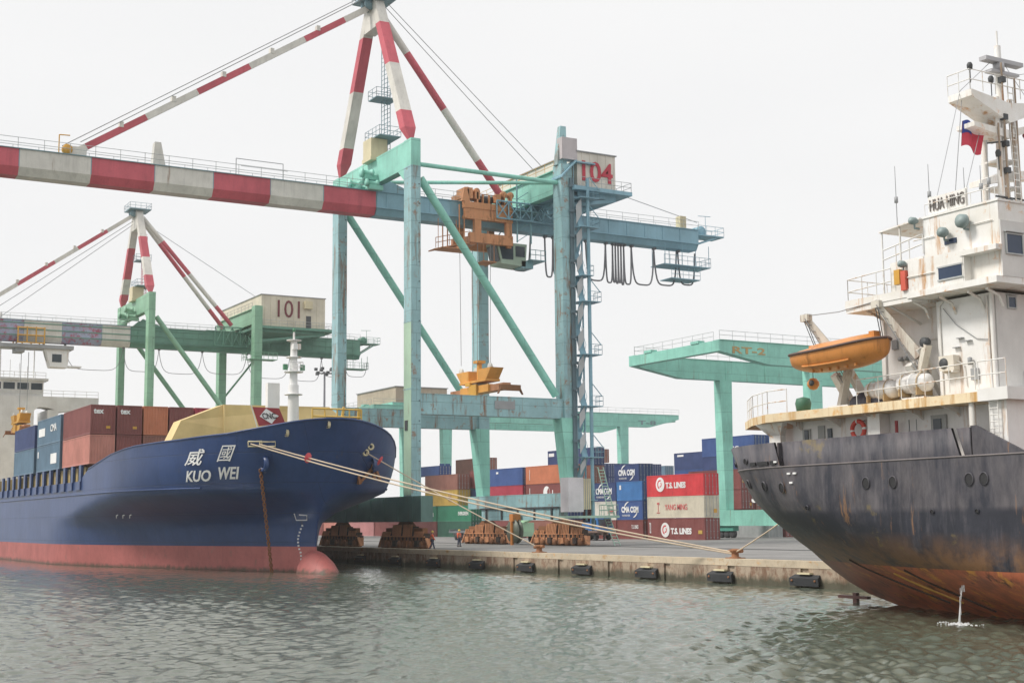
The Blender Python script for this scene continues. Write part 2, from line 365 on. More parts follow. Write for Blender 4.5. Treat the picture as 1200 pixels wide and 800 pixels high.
def crane(name, label, num, XN, span, A, S):
    """A: steel colour, S: dictionary of the levels that differ from crane to crane"""
    XF = XN-span; XM = XN-span/2; zt = S['ztop']; zl = S['zland']; bt, bb = S['boom_top'], S['boom_bot']
    t = thing(name, label, 'container crane', (XM, (YW+YL)/2, QZ), 'ship-to-shore cranes on the quay')
    M2 = S['top']
    # legs
    for x in (XN, XF):
        mb = MB(); mb.box(x-.85, x+.85, YW-.53, YW+.53, 6.6, zt-2.9, 0); mb.box(x-.853, x+.853, YW-.533, YW+.533, zt-2.9, zt, 1)
        for zz in (zt-2.9, 24.0, 17.2): mb.box(x-.88, x+.88, YW-.56, YW+.56, zz-.06, zz+.06, 0)
        if x == XN:
            mb.box(x-.5, x+.1, YW-.62, YW-.556, 13.1, 14.1, 2)
            if num == '104': mb.box(x-.845, x+.845, YW-.55, YW-.532, 6.7, 23.9, 3)  # paler green plate on the lower waterside face only
        for zz in range(8, int(zt)-3, 2): mb.box(x+.85, x+.93, YW+.3, YW+.4, zz, zz+.08, 2)
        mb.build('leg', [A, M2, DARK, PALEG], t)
        mb = MB(); y0, y1 = YL-.75, YL+.6
        mb.hexa([(x-.85, y0+.45, 6.95), (x+.85, y0+.45, 6.95), (x+.85, y1, 6.95), (x-.85, y1, 6.95)],
                [(x-.85, y0-.45, 14.8), (x+.85, y0-.45, 14.8), (x+.85, y1, 14.8), (x-.85, y1, 14.8)], 1)
        mb.box(x-.853, x+.853, y0, y1+.003, 14.8, zl-(0 if x == XN else .4), 0)
        mb.build('leg', [A, S['low']], t)
    # portal beams, sills, upper cross beams
    for x in (XN, XF):
        MB().box(x-.55, x+.55, YW+.53, YL-.76, 14.8, 16.75).box(x-.6, x+.6, YW+.53, YL-.76, 16.75, 16.81).box(x-.6, x+.6, YW+.53, YL-.76, 14.74, 14.8).build('portal_beam', S['portal'], t)
    mb = MB().box(XF-4, XN+3.2, YW-.65, YW+.65, 4.1, 6.6)
    for i in range(8): mb.box(XF-3+i*3.3, XF-2.9+i*3.3, YW-.7, YW-.651, 4.1, 6.6)
    mb.build('sill_beam', S['sill'], t)
    mb = MB().box(XF-2.4, XN+1.9, YL-.6, YL+.6, 5.5, 6.95).box(XF+.9, XN-.9, YL-.56, YL+.56, 4.15, 5.5)
    mb.box(XF+.86, XN-.86, YL-.75, YL-.6, 5.4, 5.55, 1)
    for i in range(5): mb.box(XF+2+i*3.6, XF+2.25+i*3.6, YL-.7, YL-.56, 4.15, 5.4, 1)
    mb.build('sill_beam', [S['portal'], DARK], t)
    # water side head beam, haunched at the columns
    y0, y1 = YW-.45, YW+.45; zb = zt-2.9
    mb = MB().prism([(XF+.86, y0, zt-.02), (XF+.86, y0, zb-1.3), (XF+2.4, y0, zb), (XN-2.4, y0, zb), (XN-.86, y0, zb-1.3), (XN-.86, y0, zt-.02)], (0, y1-y0, 0))
    mb.build('head_beam', M2, t)
    y0, y1 = YL-.4, YL+.5
    MB().box(XF+.86, XN-.86, y0, y1, zl-2.9, zl-.4).box(XF+.86, XN-.86, y0-.25, y1+.3, zl-.4, zl-.3).build('head_beam', M2, t)
    MB().rail([(XF+.9, YL-.6, zl-.3), (XN-.9, YL-.6, zl-.3)], 1, .03).build('handrail', YELO if num == '104' else GREY, t)
    for x in (XN, XF):
        if num == '104': MB().tube((x, YW+.5, zt-2.45), (x, YL-.7, zt-2.45), .23, 10).build('tie_tube', M2, t)
        MB().tube((x, YW+.9, zt-3.9), (x, YL-1.3, 17.2), .42, 12).build('diagonal_brace', M2, t)
    if num == '104': MB().tube((XF+.9, YW+.5, zt-.4), (XN-.4, YL-.8, zt-2.4), .2, 10).build('plan_brace', M2, t)
    # bogies
    for y in (YW, YL):
        for a, b in ((XF-3.6, XF+6.2), (XN-6.4, XN+3.6)): bogie(t, a, b, y)
    # boom: box girder with sloped lower flanks, painted in bands over the water
    bx = XM+.4
    def girder(y0, y1, mi, mb, hw=1.25, ch=.75):
        sec = [(bx-hw, bt), (bx+hw, bt), (bx+hw, bb+ch), (bx+hw*.62, bb), (bx-hw*.62, bb), (bx-hw, bb+ch)]
        mb.prism([(x, y0, z) for x, z in sec], (0, y1-y0, 0), mi)
        mb.box(bx-hw-.15, bx+hw+.15, y0, y1, bt, bt+.07, 2)
    mb = MB(); cuts = S['bands']; 
    for i, (a, b) in enumerate(zip(cuts[:-1], cuts[1:])):
        girder(a, b, i % 2, mb)
        mb.box(bx-1.27, bx+1.27, b-.04, b+.04, bb+.78, bt-.02, 2)
    mb.build('boom', [S.get('bandm', REDP), WHTP, SLATE], t)
    mb = MB(); girder(cuts[-1]+.1, S['bend'], 0, mb)
    for i in range(int((S['bend']-cuts[-1])/2.6)):
        y = cuts[-1]+1.2+i*2.6; mb.box(bx+1.25, bx+1.3, y-.04, y+.04, bb+.8, bt, 2)
    for s in (-1, 1): mb.box(bx+s*1.25-.18, bx+s*1.25+.18, cuts[-1], S['bend'], bb+.68, bb+.8, 2)
    mb.build('girder', [S['gird'], GREY, S['gird']], t)
    MB().rail([(bx+1.35, cuts[0], bt+.07), (bx+1.35, YW-1.5, bt+.07)], 1.0, .028, 2.4).rail([(bx-1.35, cuts[0], bt+.07), (bx-1.35, YW-1.5, bt+.07)], 1.0, .028, 2.4)\
        .rail([(bx+1.35, YW+2, bt+.07), (bx+1.35, S['bend'], bt+.07)], 1.0, .028, 2.2).rail([(bx-1.35, YW+2, bt+.07), (bx-1.35, S['bend'], bt+.07)], 1.0, .028, 2.2).build('handrail', GALV, t)
    # A-frame over the water side head beam
    ap = Vector((bx, YW-.2, S['apex']))
    for s, x, cc in ((1, XN-.3, S['acuts'][0]), (-1, XF+.3, S['acuts'][1])):
        mb = MB(); top = ap+Vector((s*.75, 0, 0)); foot = Vector((x, YW, zt-.1)); knee = foot+(top-foot)*.09
        banded(mb, knee, top, 1.25, 1.25, cc, 0, (1, 0), w2=1.05, h2=1.1, side=(1, 0, 0))
        mb.beam(foot, knee, .35, .35, 1, 1.25, 1.25, side=(1, 0, 0))
        mb.build('mast_leg', [WHTP, REDP], t)
    mb = MB()
    mb.hexa([(bx-1.5, YW-.75, ap.z-3.0), (bx+1.5, YW-.75, ap.z-3.0), (bx+1.5, YW+.55, ap.z-3.0), (bx-1.5, YW+.55, ap.z-3.0)],
            [(bx-.9, YW-.7, ap.z+.3), (bx+.9, YW-.7, ap.z+.3), (bx+.9, YW+.5, ap.z+.3), (bx-.9, YW+.5, ap.z+.3)])
    for s in (-1, 1): mb.lathe((bx+s*.5, YW-.9, ap.z-.1), [(0, -.15), (.7, -.15), (.7, .15), (0, .15)], 14, 1, 'x')
    mb.build('mast_head', [WHTP, SLATE], t)
    mb = MB().box(bx-2, bx+2, YW-2.0, YW+1.6, ap.z+.3, ap.z+.42)
    mb.rail([(bx-2, YW-2, ap.z+.42), (bx+2, YW-2, ap.z+.42), (bx+2, YW+1.6, ap.z+.42), (bx-2, YW+1.6, ap.z+.42), (bx-2, YW-2, ap.z+.42)], 1, .03, 1)
    mb.build('mast_platform', SLATE, t)
    # stays
    for (dx, cc, end, rr) in S['back']:
        mb = MB(); banded(mb, ap+Vector((dx*.3, .7, -.8)), (bx+dx, *end), rr, rr, cc, 0, (0, 1), tube=True)
        mb.build('back_stay', [WHTP, REDP], t)
    for dx in S['foredx']:
        mb = MB(); p = Vector((bx+dx, *S['fore'])); q = ap+Vector((dx*.3, -.9, -.6))
        banded(mb, p, q, .5, .62, S['forecuts'], 0, (0, 1))
        mb.box(p.x-.5, p.x+.5, p.y-.9, p.y+.6, bt+.07, p.z+.2, 0)
        for i in range(5): c = p+(q-p)*(.13+.17*i); mb.box(c.x-.3, c.x+.3, c.y-.2, c.y+.2, c.z+.2, c.z+.75, 0)
        mb.build('fore_stay', [WHTP, REDP], t)
    for a, b in S['wires']:
        MB().tube((bx+.4, *a), (bx+.4, *b), .045, 4, caps=False).build('stay_rope', GREY, t)
    # ladder tower inside the A-frame
    mb = MB(); lx = bx+.4
    for s in (-1, 1):
        for u in (-1, 1): mb.tube((lx+s*.35, YW+1.0+u*.35, zt+.2), (lx+s*.35, YW+1.0+u*.35, ap.z-4), .045, 4)
    k = zt+.4
    while k < ap.z-4: mb.tube((lx-.35, YW+.65, k), (lx+.35, YW+.65, k), .03, 4, caps=False); mb.tube((lx+.35, YW+.65, k), (lx+.35, YW+1.35, k+.4), .03, 4, caps=False); k += .5
    mb.build('mast_ladder', SLATE if num == '104' else REDP, t)
    for z, hw in ((zt+2.2, 1.9), (zt+6.6, 1.1)):
        mb = MB().box(lx-hw, lx+hw, YW-.6, YW+1.9, z, z+.1); mb.rail([(lx-hw, YW-.6, z+.1), (lx+hw, YW-.6, z+.1), (lx+hw, YW+1.9, z+.1), (lx-hw, YW+1.9, z+.1), (lx-hw, YW-.6, z+.1)], 1, .03, 1)
        mb.build('mast_platform', SLATE, t)
    cb = MB().box(bx-1.1, bx+1.0, YW-1.0, YW+.9, zt+.1, zt+2.15).box(bx-1.2, bx+1.1, YW-1.1, YW+1.0, zt-.3, zt+.1)
    cb.build('boom_control_cabin', CREAM, t)
    # hoist winches at the hinge
    mb = MB()
    for x, y, z, r in ((bx+1.2, YW-1.6, zt-1.9, .5), (bx-1.4, YW-1.9, zt-2.6, .55), (bx+1.9, YW-1.3, zt-3.1, .4)):
        mb.lathe((x, y, z), [(0, -.7), (r, -.7), (r, -.5), (r*.6, -.45), (r*.6, .45), (r, .5), (r, .7), (0, .7)], 14, 0, 'y'); mb.box(x-.3, x+.3, y-.4, y+1.2, z-.7, z-.2)
    for i in range(5): mb.beam((bx-1+i*.5, YW-2.6, bt+.1), (bx-1+i*.5, YW-1.2, bt+1.5), .1, .3)
    mb.build('boom_winch', M2, t)
    # hinge gussets
    MB().prism([(bx-1.3, YW-.6, bt+.1), (bx-1.3, YW+4.5, bt+.1), (bx-1.3, YW+.8, bt+1.4)], (.15, 0, 0)).prism([(bx+1.15, YW-.6, bt+.1), (bx+1.15, YW+4.5, bt+.1), (bx+1.15, YW+.8, bt+1.4)], (.15, 0, 0)).build('hinge_plate', S['gird'], t)
    # machinery house
    hx0, hx1, hy0, hy1, hz0, hz1 = S['house']
    mb = MB().box(hx0, hx1, hy0, hy1, hz0, hz1).box(hx0-.15, hx1+.15, hy0-.15, hy1+.15, hz1, hz1+.12, 1)
    y = hy0+.6
    while y < hy1: mb.box(hx1, hx1+.04, y-.03, y+.03, hz0, hz1, 0); y += 1.05
    h = mb.build('machinery_house', [S['housem'], GREY], t)
    MB().box(hx0-.9, hx1+.9, hy0-.9, hy1+1.6, hz0-.45, hz0-.02).box(hx0, hx1, hy0, hy1, hz0-.95, hz0-.45).build('house_deck', S['gird'], t)
    MB().rail([(hx1+.85, hy0, hz0), (hx1+.85, hy1+1.5, hz0), (hx0, hy1+1.5, hz0)], 1, .03, 1.4).build('handrail', GALV, t)
    text('lettering', num, REDTX if num == '104' else plain('maroon lettering', (.16, .02, .03)), h, (hx1+.05, *S['num'][0]), (0, 1, 0), S['num'][1], S['num'][2], bold=.018 if num == '104' else .0, depth=.05)
    if num == '101':
        d = MB().box(hx1, hx1+.05, hy0+8.1, hy0+9.0, hz0+.1, hz0+2.2).build('door', DARK, h)
        MB().box(hx1, hx1+.8, hy0+7.6, hy0+9.0, hz0+3.4, hz0+4.7).build('air_unit', CREAM, h)
    # truss under the house and between girder and head beam
    mb = MB()
    for x in (bx-2.6, bx+2.6):
        for i in range(5):
            a = hy0-6+i*1.5; mb.tube((x, a, bb+.8), (x, a+1.5, zl-3), .07, 5, caps=False); mb.tube((x, a+1.5, bb+.8), (x, a, zl-3), .07, 5, caps=False); mb.tube((x, a, bb+.8), (x, a, zl-3), .09, 5, caps=False)
        mb.tube((x, hy0-6, bb+.8), (x, hy0+1.5, bb+.8), .1, 5); mb.tube((x, hy0-6, zl-3), (x, hy0+1.5, zl-3), .1, 5)
    for i in range(7):
        a = hx0+(hx1-hx0)*i/7; b = hx0+(hx1-hx0)*(i+1)/7
        mb.tube((a, hy0-.3, bb+.8), (b, hy0-.3, hz0-.9), .08, 5, caps=False); mb.tube((b, hy0-.3, bb+.8), (a, hy0-.3, hz0-.9), .08, 5, caps=False)
    for x in (hx1-.2, hx1-4, hx0+4): mb.beam((x, YL, bb+1.2), (x, hy1, hz0-.9), .3, .4); mb.beam((x, YL+.6, bt-.3), (x, hy1, hz0-.6), .25, .3)
    mb.build('truss', S['gird'], t)
    # festoon cable loops
    zf = bb-.15; fm_ = plain('cable rubber', (.20, .20, .22))
    for y0, y1, dp in S['loops']:
        pts = []
        for i in range(17):
            f = i/16; k = 1-abs(2*f-1)**4; pts.append((bx-.1, y0+(y1-y0)*(f-.12*math.sin(2*math.pi*(f))*.6), zf-dp*k))
        MB().path(pts, .10 if num == '104' else .05, 6).box(bx-.25, bx+.25, y0-.15, y0+.15, zf-.1, zf+.35).build('festoon_cable', fm_, t)
    # tail of the girder
    e = S['bend']
    mb = MB().box(bx-1.2, bx+1.2, e, e+4.0, bt-.55, bt-.4); mb.rail([(bx+1.2, e, bt-.4), (bx+1.2, e+4, bt-.4), (bx-1.2, e+4, bt-.4), (bx-1.2, e, bt-.4)], 1.1, .03, 1.2)
    mb.beam((bx+1, e-.5, bb+.6), (bx+1, e+3, bt-.6), .12, .2); mb.beam((bx-1, e-.5, bb+.6), (bx-1, e+3, bt-.6), .12, .2)
    mb.lathe((bx+.5, e+.9, bt), [(0, -.2), (.75, -.2), (.75, .2), (0, .2)], 16, 0, 'x'); mb.lathe((bx-.5, e+.9, bt), [(0, -.2), (.75, -.2), (.75, .2), (0, .2)], 16, 0, 'x')
    mb.tube((bx+.9, e+1.4, bt-.4), (bx+.9, e+1.4, bt+1.9), .04, 4); mb.tube((bx+.9, e+.3, bt+1.9), (bx+.9, e+2.2, bt+2.0), .04, 4)
    mb.build('tail_platform', S['gird'], t)
    z = bb-2.2 if num == '104' else bb-1.9; q0 = e-5.5 if num == '104' else e-3
    mb = MB().box(bx-1.2, bx+1.6, q0, e+1.5, z, z+.1); mb.rail([(bx+1.6, q0, z+.1), (bx+1.6, e+1.5, z+.1), (bx-1.2, e+1.5, z+.1)], 1.1, .03, .9)
    for y in (q0+.2, (q0+e)/2, e+1.3):
        for x in (bx-1.1, bx+1.5): mb.tube((x, y, z), (x, y, bb+.5), .05, 4)
    if num == '104':
        mb.box(bx-1.0, bx+1.4, q0+1.2, e, z-1.6, z-1.5); mb.rail([(bx+1.4, q0+1.2, z-1.5), (bx+1.4, e, z-1.5)], 1.4, .03, .9, 3)
    mb.build('maintenance_cage', S['gird'], t)
    if num == '104':
        MB().box(bx+.2, bx+1.1, e-2.6, e-1.7, bt, bt+1.6).build('cabinet', CREAM, t)
        MB().hexa([(bx-.5, 35.3, bt+.07), (bx+.5, 35.3, bt+.07), (bx+.5, 36.6, bt+.07), (bx-.5, 36.6, bt+.07)], [(bx-.4, 35.5, bt+2.6), (bx+.4, 35.5, bt+2.6), (bx+.4, 36.1, bt+2.6), (bx-.4, 36.1, bt+2.6)]).build('boom_latch_post', WHTP, t)
        MB().tube((bx+1, 26.2, bt), (bx+1, 26.2, bt+1.9), .06, 5).tube((bx+1, 26.2, bt+1.9), (bx+1, 27.2, bt+1.95), .06, 5).lathe((bx+.8, 27.0, bt+.6), [(0, -.2), (.5, -.2), (.5, .2), (0, .2)], 14, 0, 'x').build('boom_sheave', YELO, t)
        MB().tube((bx+1.3, 44, bt+1), (bx+1.3, 49, bt+1), .03, 4).rail([(bx+1.3, 43.5, bt), (bx+1.3, 48.5, bt)], 1.7, .04, 5, 1).build('handrail', GREY, t)
        MB().hexa([(XN-.5, YL-.9, zl), (XN+.3, YL-.9, zl), (XN+.3, YL+.35, zl), (XN-.5, YL+.35, zl)], [(XN-.4, YL-.35, 46.7), (XN+.2, YL-.35, 46.7), (XN+.2, YL+.35, 46.7), (XN-.4, YL+.35, 46.7)]).build('mast_post', A, t)
        MB().box(XN-.2, XN+.85, YL-.6, YL+1.35, zl+.6, zl+3.0).build('winch_cover', paint('grey panel', (.48, .44, .45), .05, .3), t)
        mb = MB().prism([(XN-1.2, YL-.9, zl-1.6), (XN+1.3, YL-.9, zl-1.6), (XN+1.3, YL+1.0, zl+.35), (XN-1.2, YL+1.0, zl+.35)], (0, .0, .2)); mb.box(XN-1.2, XN+1.3, YL+1, YL+3.4, zl+.25, zl+.4)
        mb.build('canopy', S['gird'], t)
        # stair tower beside the near land side leg
        px, py = XN+1.6, YL+2.1
        mb = MB().tube((px, py, 3.0), (px, py, zl-1.5), .2, 8).tube((px-1.6, py+.2, 4.0), (px-1.6, py+.2, zl-1.5), .1, 8); lev = [38.6, 35.4, 30.1, 27.3, 21.6, 16.1, 10.7, 6.2]
        mb.build('stair_column', S['gird'], t)
        for i, z in enumerate(lev):
            mb = MB(); big = i in (0, 1, 3, 4, 5, 6)
            mb.box(px-1.9, px+.5, YL+.9, YL+(3.3 if big else 2.4), z-.08, z)
            mb.rail([(px+.5, YL+1.7, z), (px+.5, YL+(3.3 if big else 2.4), z), (px-1.0, YL+(3.3 if big else 2.4), z)], 1.05, .03, .8)
            if big: mb.tube((px+.5, YL+3.2, z+1.0), (px+.2, py+.1, z+2.3), .05, 4)
            mb.build('stair_landing', S['gird'], t)
        mb = MB(); zz = sorted(lev)
        for a, b in zip(zz[:-1], zz[1:]):
            k = max(1, round((b-a)/2.8)); 
            for j in range(k):
                u0, u1 = a+(b-a)*j/k, a+(b-a)*(j+1)/k; f = (j % 2)
                mb.beam((px-.2-1.2*f, YL+1.35, u0), (px-1.4+1.2*f, YL+1.35, u1), .7, .14); mb.tube((px-.2-1.2*f, YL+1.7, u0+1), (px-1.4+1.2*f, YL+1.7, u1+1), .03, 4)
                mb.prism([(px-.2, YL+.72, u0+.3), (px-.2, YL+1.4, u0+.3+1.1), (px-.2, YL+1.4, u1), (px-.2, YL+.72, u1-.9)], (.06, 0, 0), 1)
        mb.build('stair_flight', [S['gird'], paint('grey mesh panel', (.44, .46, .47), .05, .3)], t)
        mb = MB().box(XN+.86, XN+1.05, YL+.2, YL+.62, 8.6, zl-1.5, 0)
        z = 9.5
        while z < zl-2: mb.box(XN+1.05, XN+1.22, YL+.05, YL+1.0, z, z+.3, 0); mb.box(XN+1.05, XN+1.12, YL+.62, YL+.7, z+.3, z+2.7, 1); z += 2.75
        mb.build('lift_rack', [paint('dark aqua steel', (.10, .16, .19), .3, .4), SLATE], t)
        mb = MB().box(XN+.95, XN+2.5, YL-1.5, YL+.35, 4.95, 8.5).box(XN+.95, XN+2.3, YL+.35, YL+1.4, 5.2, 8.4, 1)
        for i in range(4): mb.box(XN+2.3, XN+2.34, YL+.45+i*.24, YL+.5+i*.24, 5.2, 8.4, 2)
        lf = mb.build('lift_car', [paint('light grey panel', (.62, .60, .62), 0, .15), CREAM, GREY], t)
        MB().box(XN+.8, XN+4.6, YL-1.6, YL+3.4, 4.3, 4.55).rail([(XN+4.5, YL+1.2, 4.55), (XN+4.5, YL+3.3, 4.55), (XN+1, YL+3.3, 4.55)], 1.1, .04, 1).ladder((XN+4.4, YL+2.6, 4.5), (XN+2.4, YL+2.6, 9.6), (0, 1, 0), .7, .06).ladder((XN+4.6, YL+3.1, QZ), (XN+2.6, YL+3.1, 4.5), (0, 1, 0), .7, .06).build('access_platform', paint('pale green steel', (.35, .52, .42), .2, .3), t)
        MB().box(XN+.551, XN+.6, 68.6, 71, 15.5, 16.35).build('name_plate', GREY, t)
    else:
        MB().box(bx-1, bx+1.5, YL+3, YL+5, bt+.1, bt+1.8).build('electric_cabinet', SLATE, t)
        mb = MB().box(XN-3.4, XN-.9, YL-.4, YL+.3, bb-2.1, bb-2.0); mb.rail([(XN-.9, YL-1.5, bb-2), (XN-3.4, YL-1.5, bb-2)], 1.1, .05, .8)
        mb.box(XN-1.2, XN+1.2, YL-1.6, YL+3.2, bb-2.1, bb-2.0); mb.rail([(XN+1.2, YL-1.6, bb-2), (XN+1.2, YL+3.2, bb-2)], 1.1, .04, .8); mb.build('maintenance_cage', A, t)
        mb = MB()
        for z in (.9, 1.9, 2.9): mb.box(bx-1.36, bx+1.36, cuts[0], S['bend']-1, bb+z, bb+z+.14)
        mb.build('girder_stiffener', S['gird'], t)
        MB().tube((XF, YL+.5, 26.5), (XF, YL+6, 33.5), .18, 8).build('diagonal_brace', A, t)
    return t
crane('container_crane', 'aqua container crane numbered 104 with red and white boom, tall stair tower and orange trolley', '104', -122.8, 18.8, AQUA, dict(
    ztop=42.8, zland=42.3, boom_top=39.0, boom_bot=36.55, top=MINT, low=MINT, portal=AQUA, sill=paint('dull green steel', (.10, .20, .18), .35, .4), gird=paint('blue grey paint', (.22, .40, .49), .2, .35),
    bands=[-6, 5, 13.5, 22.6, 29.2, 35.3, 41.2, 47.2, 53.0, 59.0], first=0, bend=102, apex=60.2,
    acuts=((.13, .50, .83), (.10, .46, .80)), back=((0, (.21, .51, .79), (75.2, 40.3), .42),),
    foredx=(0,), fore=(28.3, 39.9), forecuts=(.02, .21, .38, .56, .76, .91),
    wires=(((26.6, 40.0), (58.4, 61.2)), ((28.3, 40.6), (58.4, 60.9)), ((60.2, 60.9), (81, 43.9)), ((60.2, 60.2), (79.2, 43.9)), ((85, 43.6), (102.5, 40.2))),
    house=(-139.5, -122.0, 79.0, 84.0, 39.9, 43.9), housem=paint('off white cladding', (.66, .62, .55), .25, .25), num=((79.6, 40.7), 4.0, 2.3),
    loops=((76.0, 78.9, 4.2), (80.8, 81.9, 4.6), (81.9, 82.6, 4.2), (86.4, 89.2, 4.5), (89.2, 90.2, 4.6), (90.2, 90.6, 4.5), (90.6, 91.0, 4.6), (91.0, 91.4, 4.5), (91.4, 91.8, 4.7), (91.8, 92.9, 4.6), (92.9, 96.2, 4.5), (96.2, 99.6, 4.3), (99.8, 102.4, 4.0))))
crane('container_crane', 'green container crane numbered 101 on its cream house, standing behind the blue ship', '101', -220.4, 18.8, GREEN, dict(
    ztop=41.6, zland=40.6, boom_top=36.9, boom_bot=33.5, top=GREEN, low=GREEN, portal=GREEN, sill=GREEN, gird=paint('mid green paint', (.11, .27, .20), .2, .4),
    bands=[20, 28, 34.5, 41.2, 47.2, 53.6, 58.3], first=0, bandm=paint('faded patch paint', (.33, .37, .50), 1.0, .8, scale=.8, rustcol=(.36, .06, .10), vscale=1), bend=100, apex=56.6,
    acuts=((.14, .38, .66), (.06, .24, .60)), back=((-2.2, (.22, .52, .82), (75.4, 38.0), .36), (2.2, (.22, .52, .82), (75.4, 38.0), .36)),
    foredx=(0,), fore=(32.3, 37.2), forecuts=(.3, .52, .66, .84),
    wires=(((35, 37.2), (58.4, 55)), ((37.5, 37.2), (58.4, 54.4)), ((60.2, 55), (82, 42.7))),
    house=(-242, -220.6, 78.4, 90.0, 37.3, 42.7), housem=paint('beige cladding', (.62, .57, .45), .1, .2), num=((81.3, 39.0), 4.0, 3.0),
    loops=((44.6, 48, 3.0), (48, 57.5, 3.9), (57.5, 63.5, 3.8), (63.5, 71, 3.9), (71, 79, 3.6), (79, 87, 4.0), (87, 93, 4.2), (93, 97.5, 3.2), (97.5, 102, 3.0))))

# ---------------------------------------------------------------- trolleys and spreaders
def spreader(name, label, c, ln, ax, mat, group, small=False):
    x, y, z = c; t = thing(name, label, 'spreader', (x, y, z), group); h = ln/2
    MB().box(x-3.2, x+3.2, y-.7, y+.7, z+.35, z+1.15).box(x-h+.6, x-3.2, y-.45, y+.45, z+.35, z+1.05, 1).box(x+3.2, x+h-.6, y-.45, y+.45, z+.35, z+1.05, 1).build('telescopic_beam', [mat, RAWO], t)
    for s in (-1, 1):
        mb = MB().box(x+s*h-.25, x+s*h+.25, y-1.2, y+1.2, z+.15, z+.75)
        for u in (-1, 1): mb.prism([(x+s*h-.25, y+u*1.1, z+.4), (x+s*h+.25, y+u*1.1, z+.4), (x+s*h+.2, y+u*1.45, z-.25), (x+s*h-.05, y+u*1.45, z-.25)], (0, u*.1, 0))
        mb.build('end_beam', RUSTY, t)
    mb = MB().box(x-3.0, x+3.0, y-.9, y+.9, z+1.5, z+1.75).box(x-.5, x+.5, y-.7, y+.7, z+1.15, z+1.5, 1)
    for s in (-1, 1):
        mb.prism([(x+s*2.9, y-.8, z+1.7), (x+s*4.0, y-.8, z+2.9), (x+s*1.1, y-.8, z+2.9), (x+s*1.1, y-.8, z+1.7)], (0, 1.6, 0))
        for u in (-.5, .5): mb.lathe((x+s*(1.7 if u > 0 else 3.3), y+u, z+3.0), [(0, -.1), (.42, -.1), (.42, .1), (0, .1)], 12, 2, 'y')
    mb.tube((x, y, z+1.7), (x, y, z+4.0), .3, 8).box(x-.5, x+.5, y-.5, y+.5, z+3.7, z+4.0)
    mb.build('headblock', [mat, GREY, WHTP], t)
    MB().box(x-.8, x+.9, y-.95, y-.7, z+.1, z+1.3).box(x-1.5, x-.4, y-1, y-.75, z+1.2, z+1.6).build('power_pack', YELO, t)
    return t
bx = -132.2+.4
t = thing('crane_trolley', 'orange machinery trolley with driver cab running under the boom of the aqua crane', 'crane trolley', (bx, 71, 33))
mb = MB()
for s in (-1, 1):
    x = bx+s*2.0
    mb.box(x-.3, x+.3, 67.9, 74.0, 38.2, 38.9).box(x-.3, x+.3, 67.9, 74, 37.0, 37.35)
    mb.box(x-.25, x+.25, 69.2, 70.0, 34.7, 37.2).box(x-.25, x+.25, 73.2, 73.9, 34.9, 37.2).box(x-.3, x+.3, 68.6, 74.0, 34.4, 35.5)
    mb.box(x-.2, x+.2, 68.0, 74, 37.35, 38.2)
    for y in (68.2, 68.8): mb.tube((x, y-.8, 34), (x, y-.8, 38.5), .08, 6)
mb.box(bx-2, bx+2, 68.0, 68.5, 39.05, 39.4).box(bx-2, bx+2, 73.4, 73.9, 39.05, 39.4).box(bx-2, bx+2, 68.8, 69.4, 34.2, 35.2).box(bx-2, bx+2, 73.4, 73.95, 34.2, 35.2)
mb.build('trolley_frame', ORNG, t)
mb = MB().box(bx+.2, bx+2.2, 68.0, 69.0, 39.3, 40.5).box(bx-1.6, bx-.2, 68.3, 69.6, 39.3, 40.2).box(bx+.9, bx+2.2, 69.3, 69.9, 39.3, 40.1).box(bx+1.4, bx+2.3, 71.9, 72.5, 39.2, 40.1).prism([(bx+2.3, 67.6, 38.9), (bx+2.3, 68.6, 38.9), (bx+2.3, 68.2, 40.4), (bx+2.3, 67.9, 40.4)], (-.3, 0, 0))
for y in (68.6, 69.8, 73.2, 74.1): mb.lathe((bx+1.9, y-.2, 40.2), [(0, -.2), (.38, -.2), (.38, .2), (0, .2)], 12, 0, 'x'); mb.box(bx+1.5, bx+2.2, y-.3, y-.1, 38.9, 40.3)
for y in (70.2, 71.0, 72.9): mb.box(bx+2.0, bx+2.3, y, y+.12, 38.9, 39.9); mb.tube((bx+2.2, 69.9, 39.9), (bx+2.2, 73.4, 39.9), .04, 4)
mb.build('winch', ORNG, t)
MB().lathe((bx+1.2, 71.0, 39.6), [(0, -.9), (.42, -.9), (.42, .9), (0, .9)], 12, 0, 'y').box(bx+.6, bx+1.8, 72.7, 73.3, 39.1, 40).build('hoist_drum', DARK, t)
mb = MB().box(bx+.5, bx+2.6, 65.0, 68.6, 33.4, 33.5).rail([(bx+2.6, 64.2, 33.3), (bx+2.6, 68.4, 34.4)], 1.1, .04, .8).beam((bx+1.6, 64.2, 33.2), (bx+1.6, 68.4, 34.3), 1.6, .12)
for y in (64.6, 66.8): mb.tube((bx+2.4, y, 33.3), (bx+2.4, y, 36.6), .04, 4)
mb.box(bx+.3, bx+2.6, 70, 71.7, 32.3, 32.4).tube((bx+2.4, 70.2, 32.3), (bx+2.4, 70.2, 35), .05, 4).tube((bx+2.4, 71.5, 32.3), (bx+2.4, 71.5, 35), .05, 4)
mb.build('service_walkway', RAWO, t)
mb = MB().hexa([(bx-.9, 72.9, 32.5), (bx+1.6, 72.9, 32.5), (bx+1.6, 76.0, 32.35), (bx-.9, 76.0, 32.35)], [(bx-.9, 72.3, 34.9), (bx+1.6, 72.3, 34.9), (bx+1.6, 76.2, 34.9), (bx-.9, 76.2, 34.9)])
cab = mb.build('driver_cab', paint('cab pale green', (.38, .48, .38), .2, .3), t)
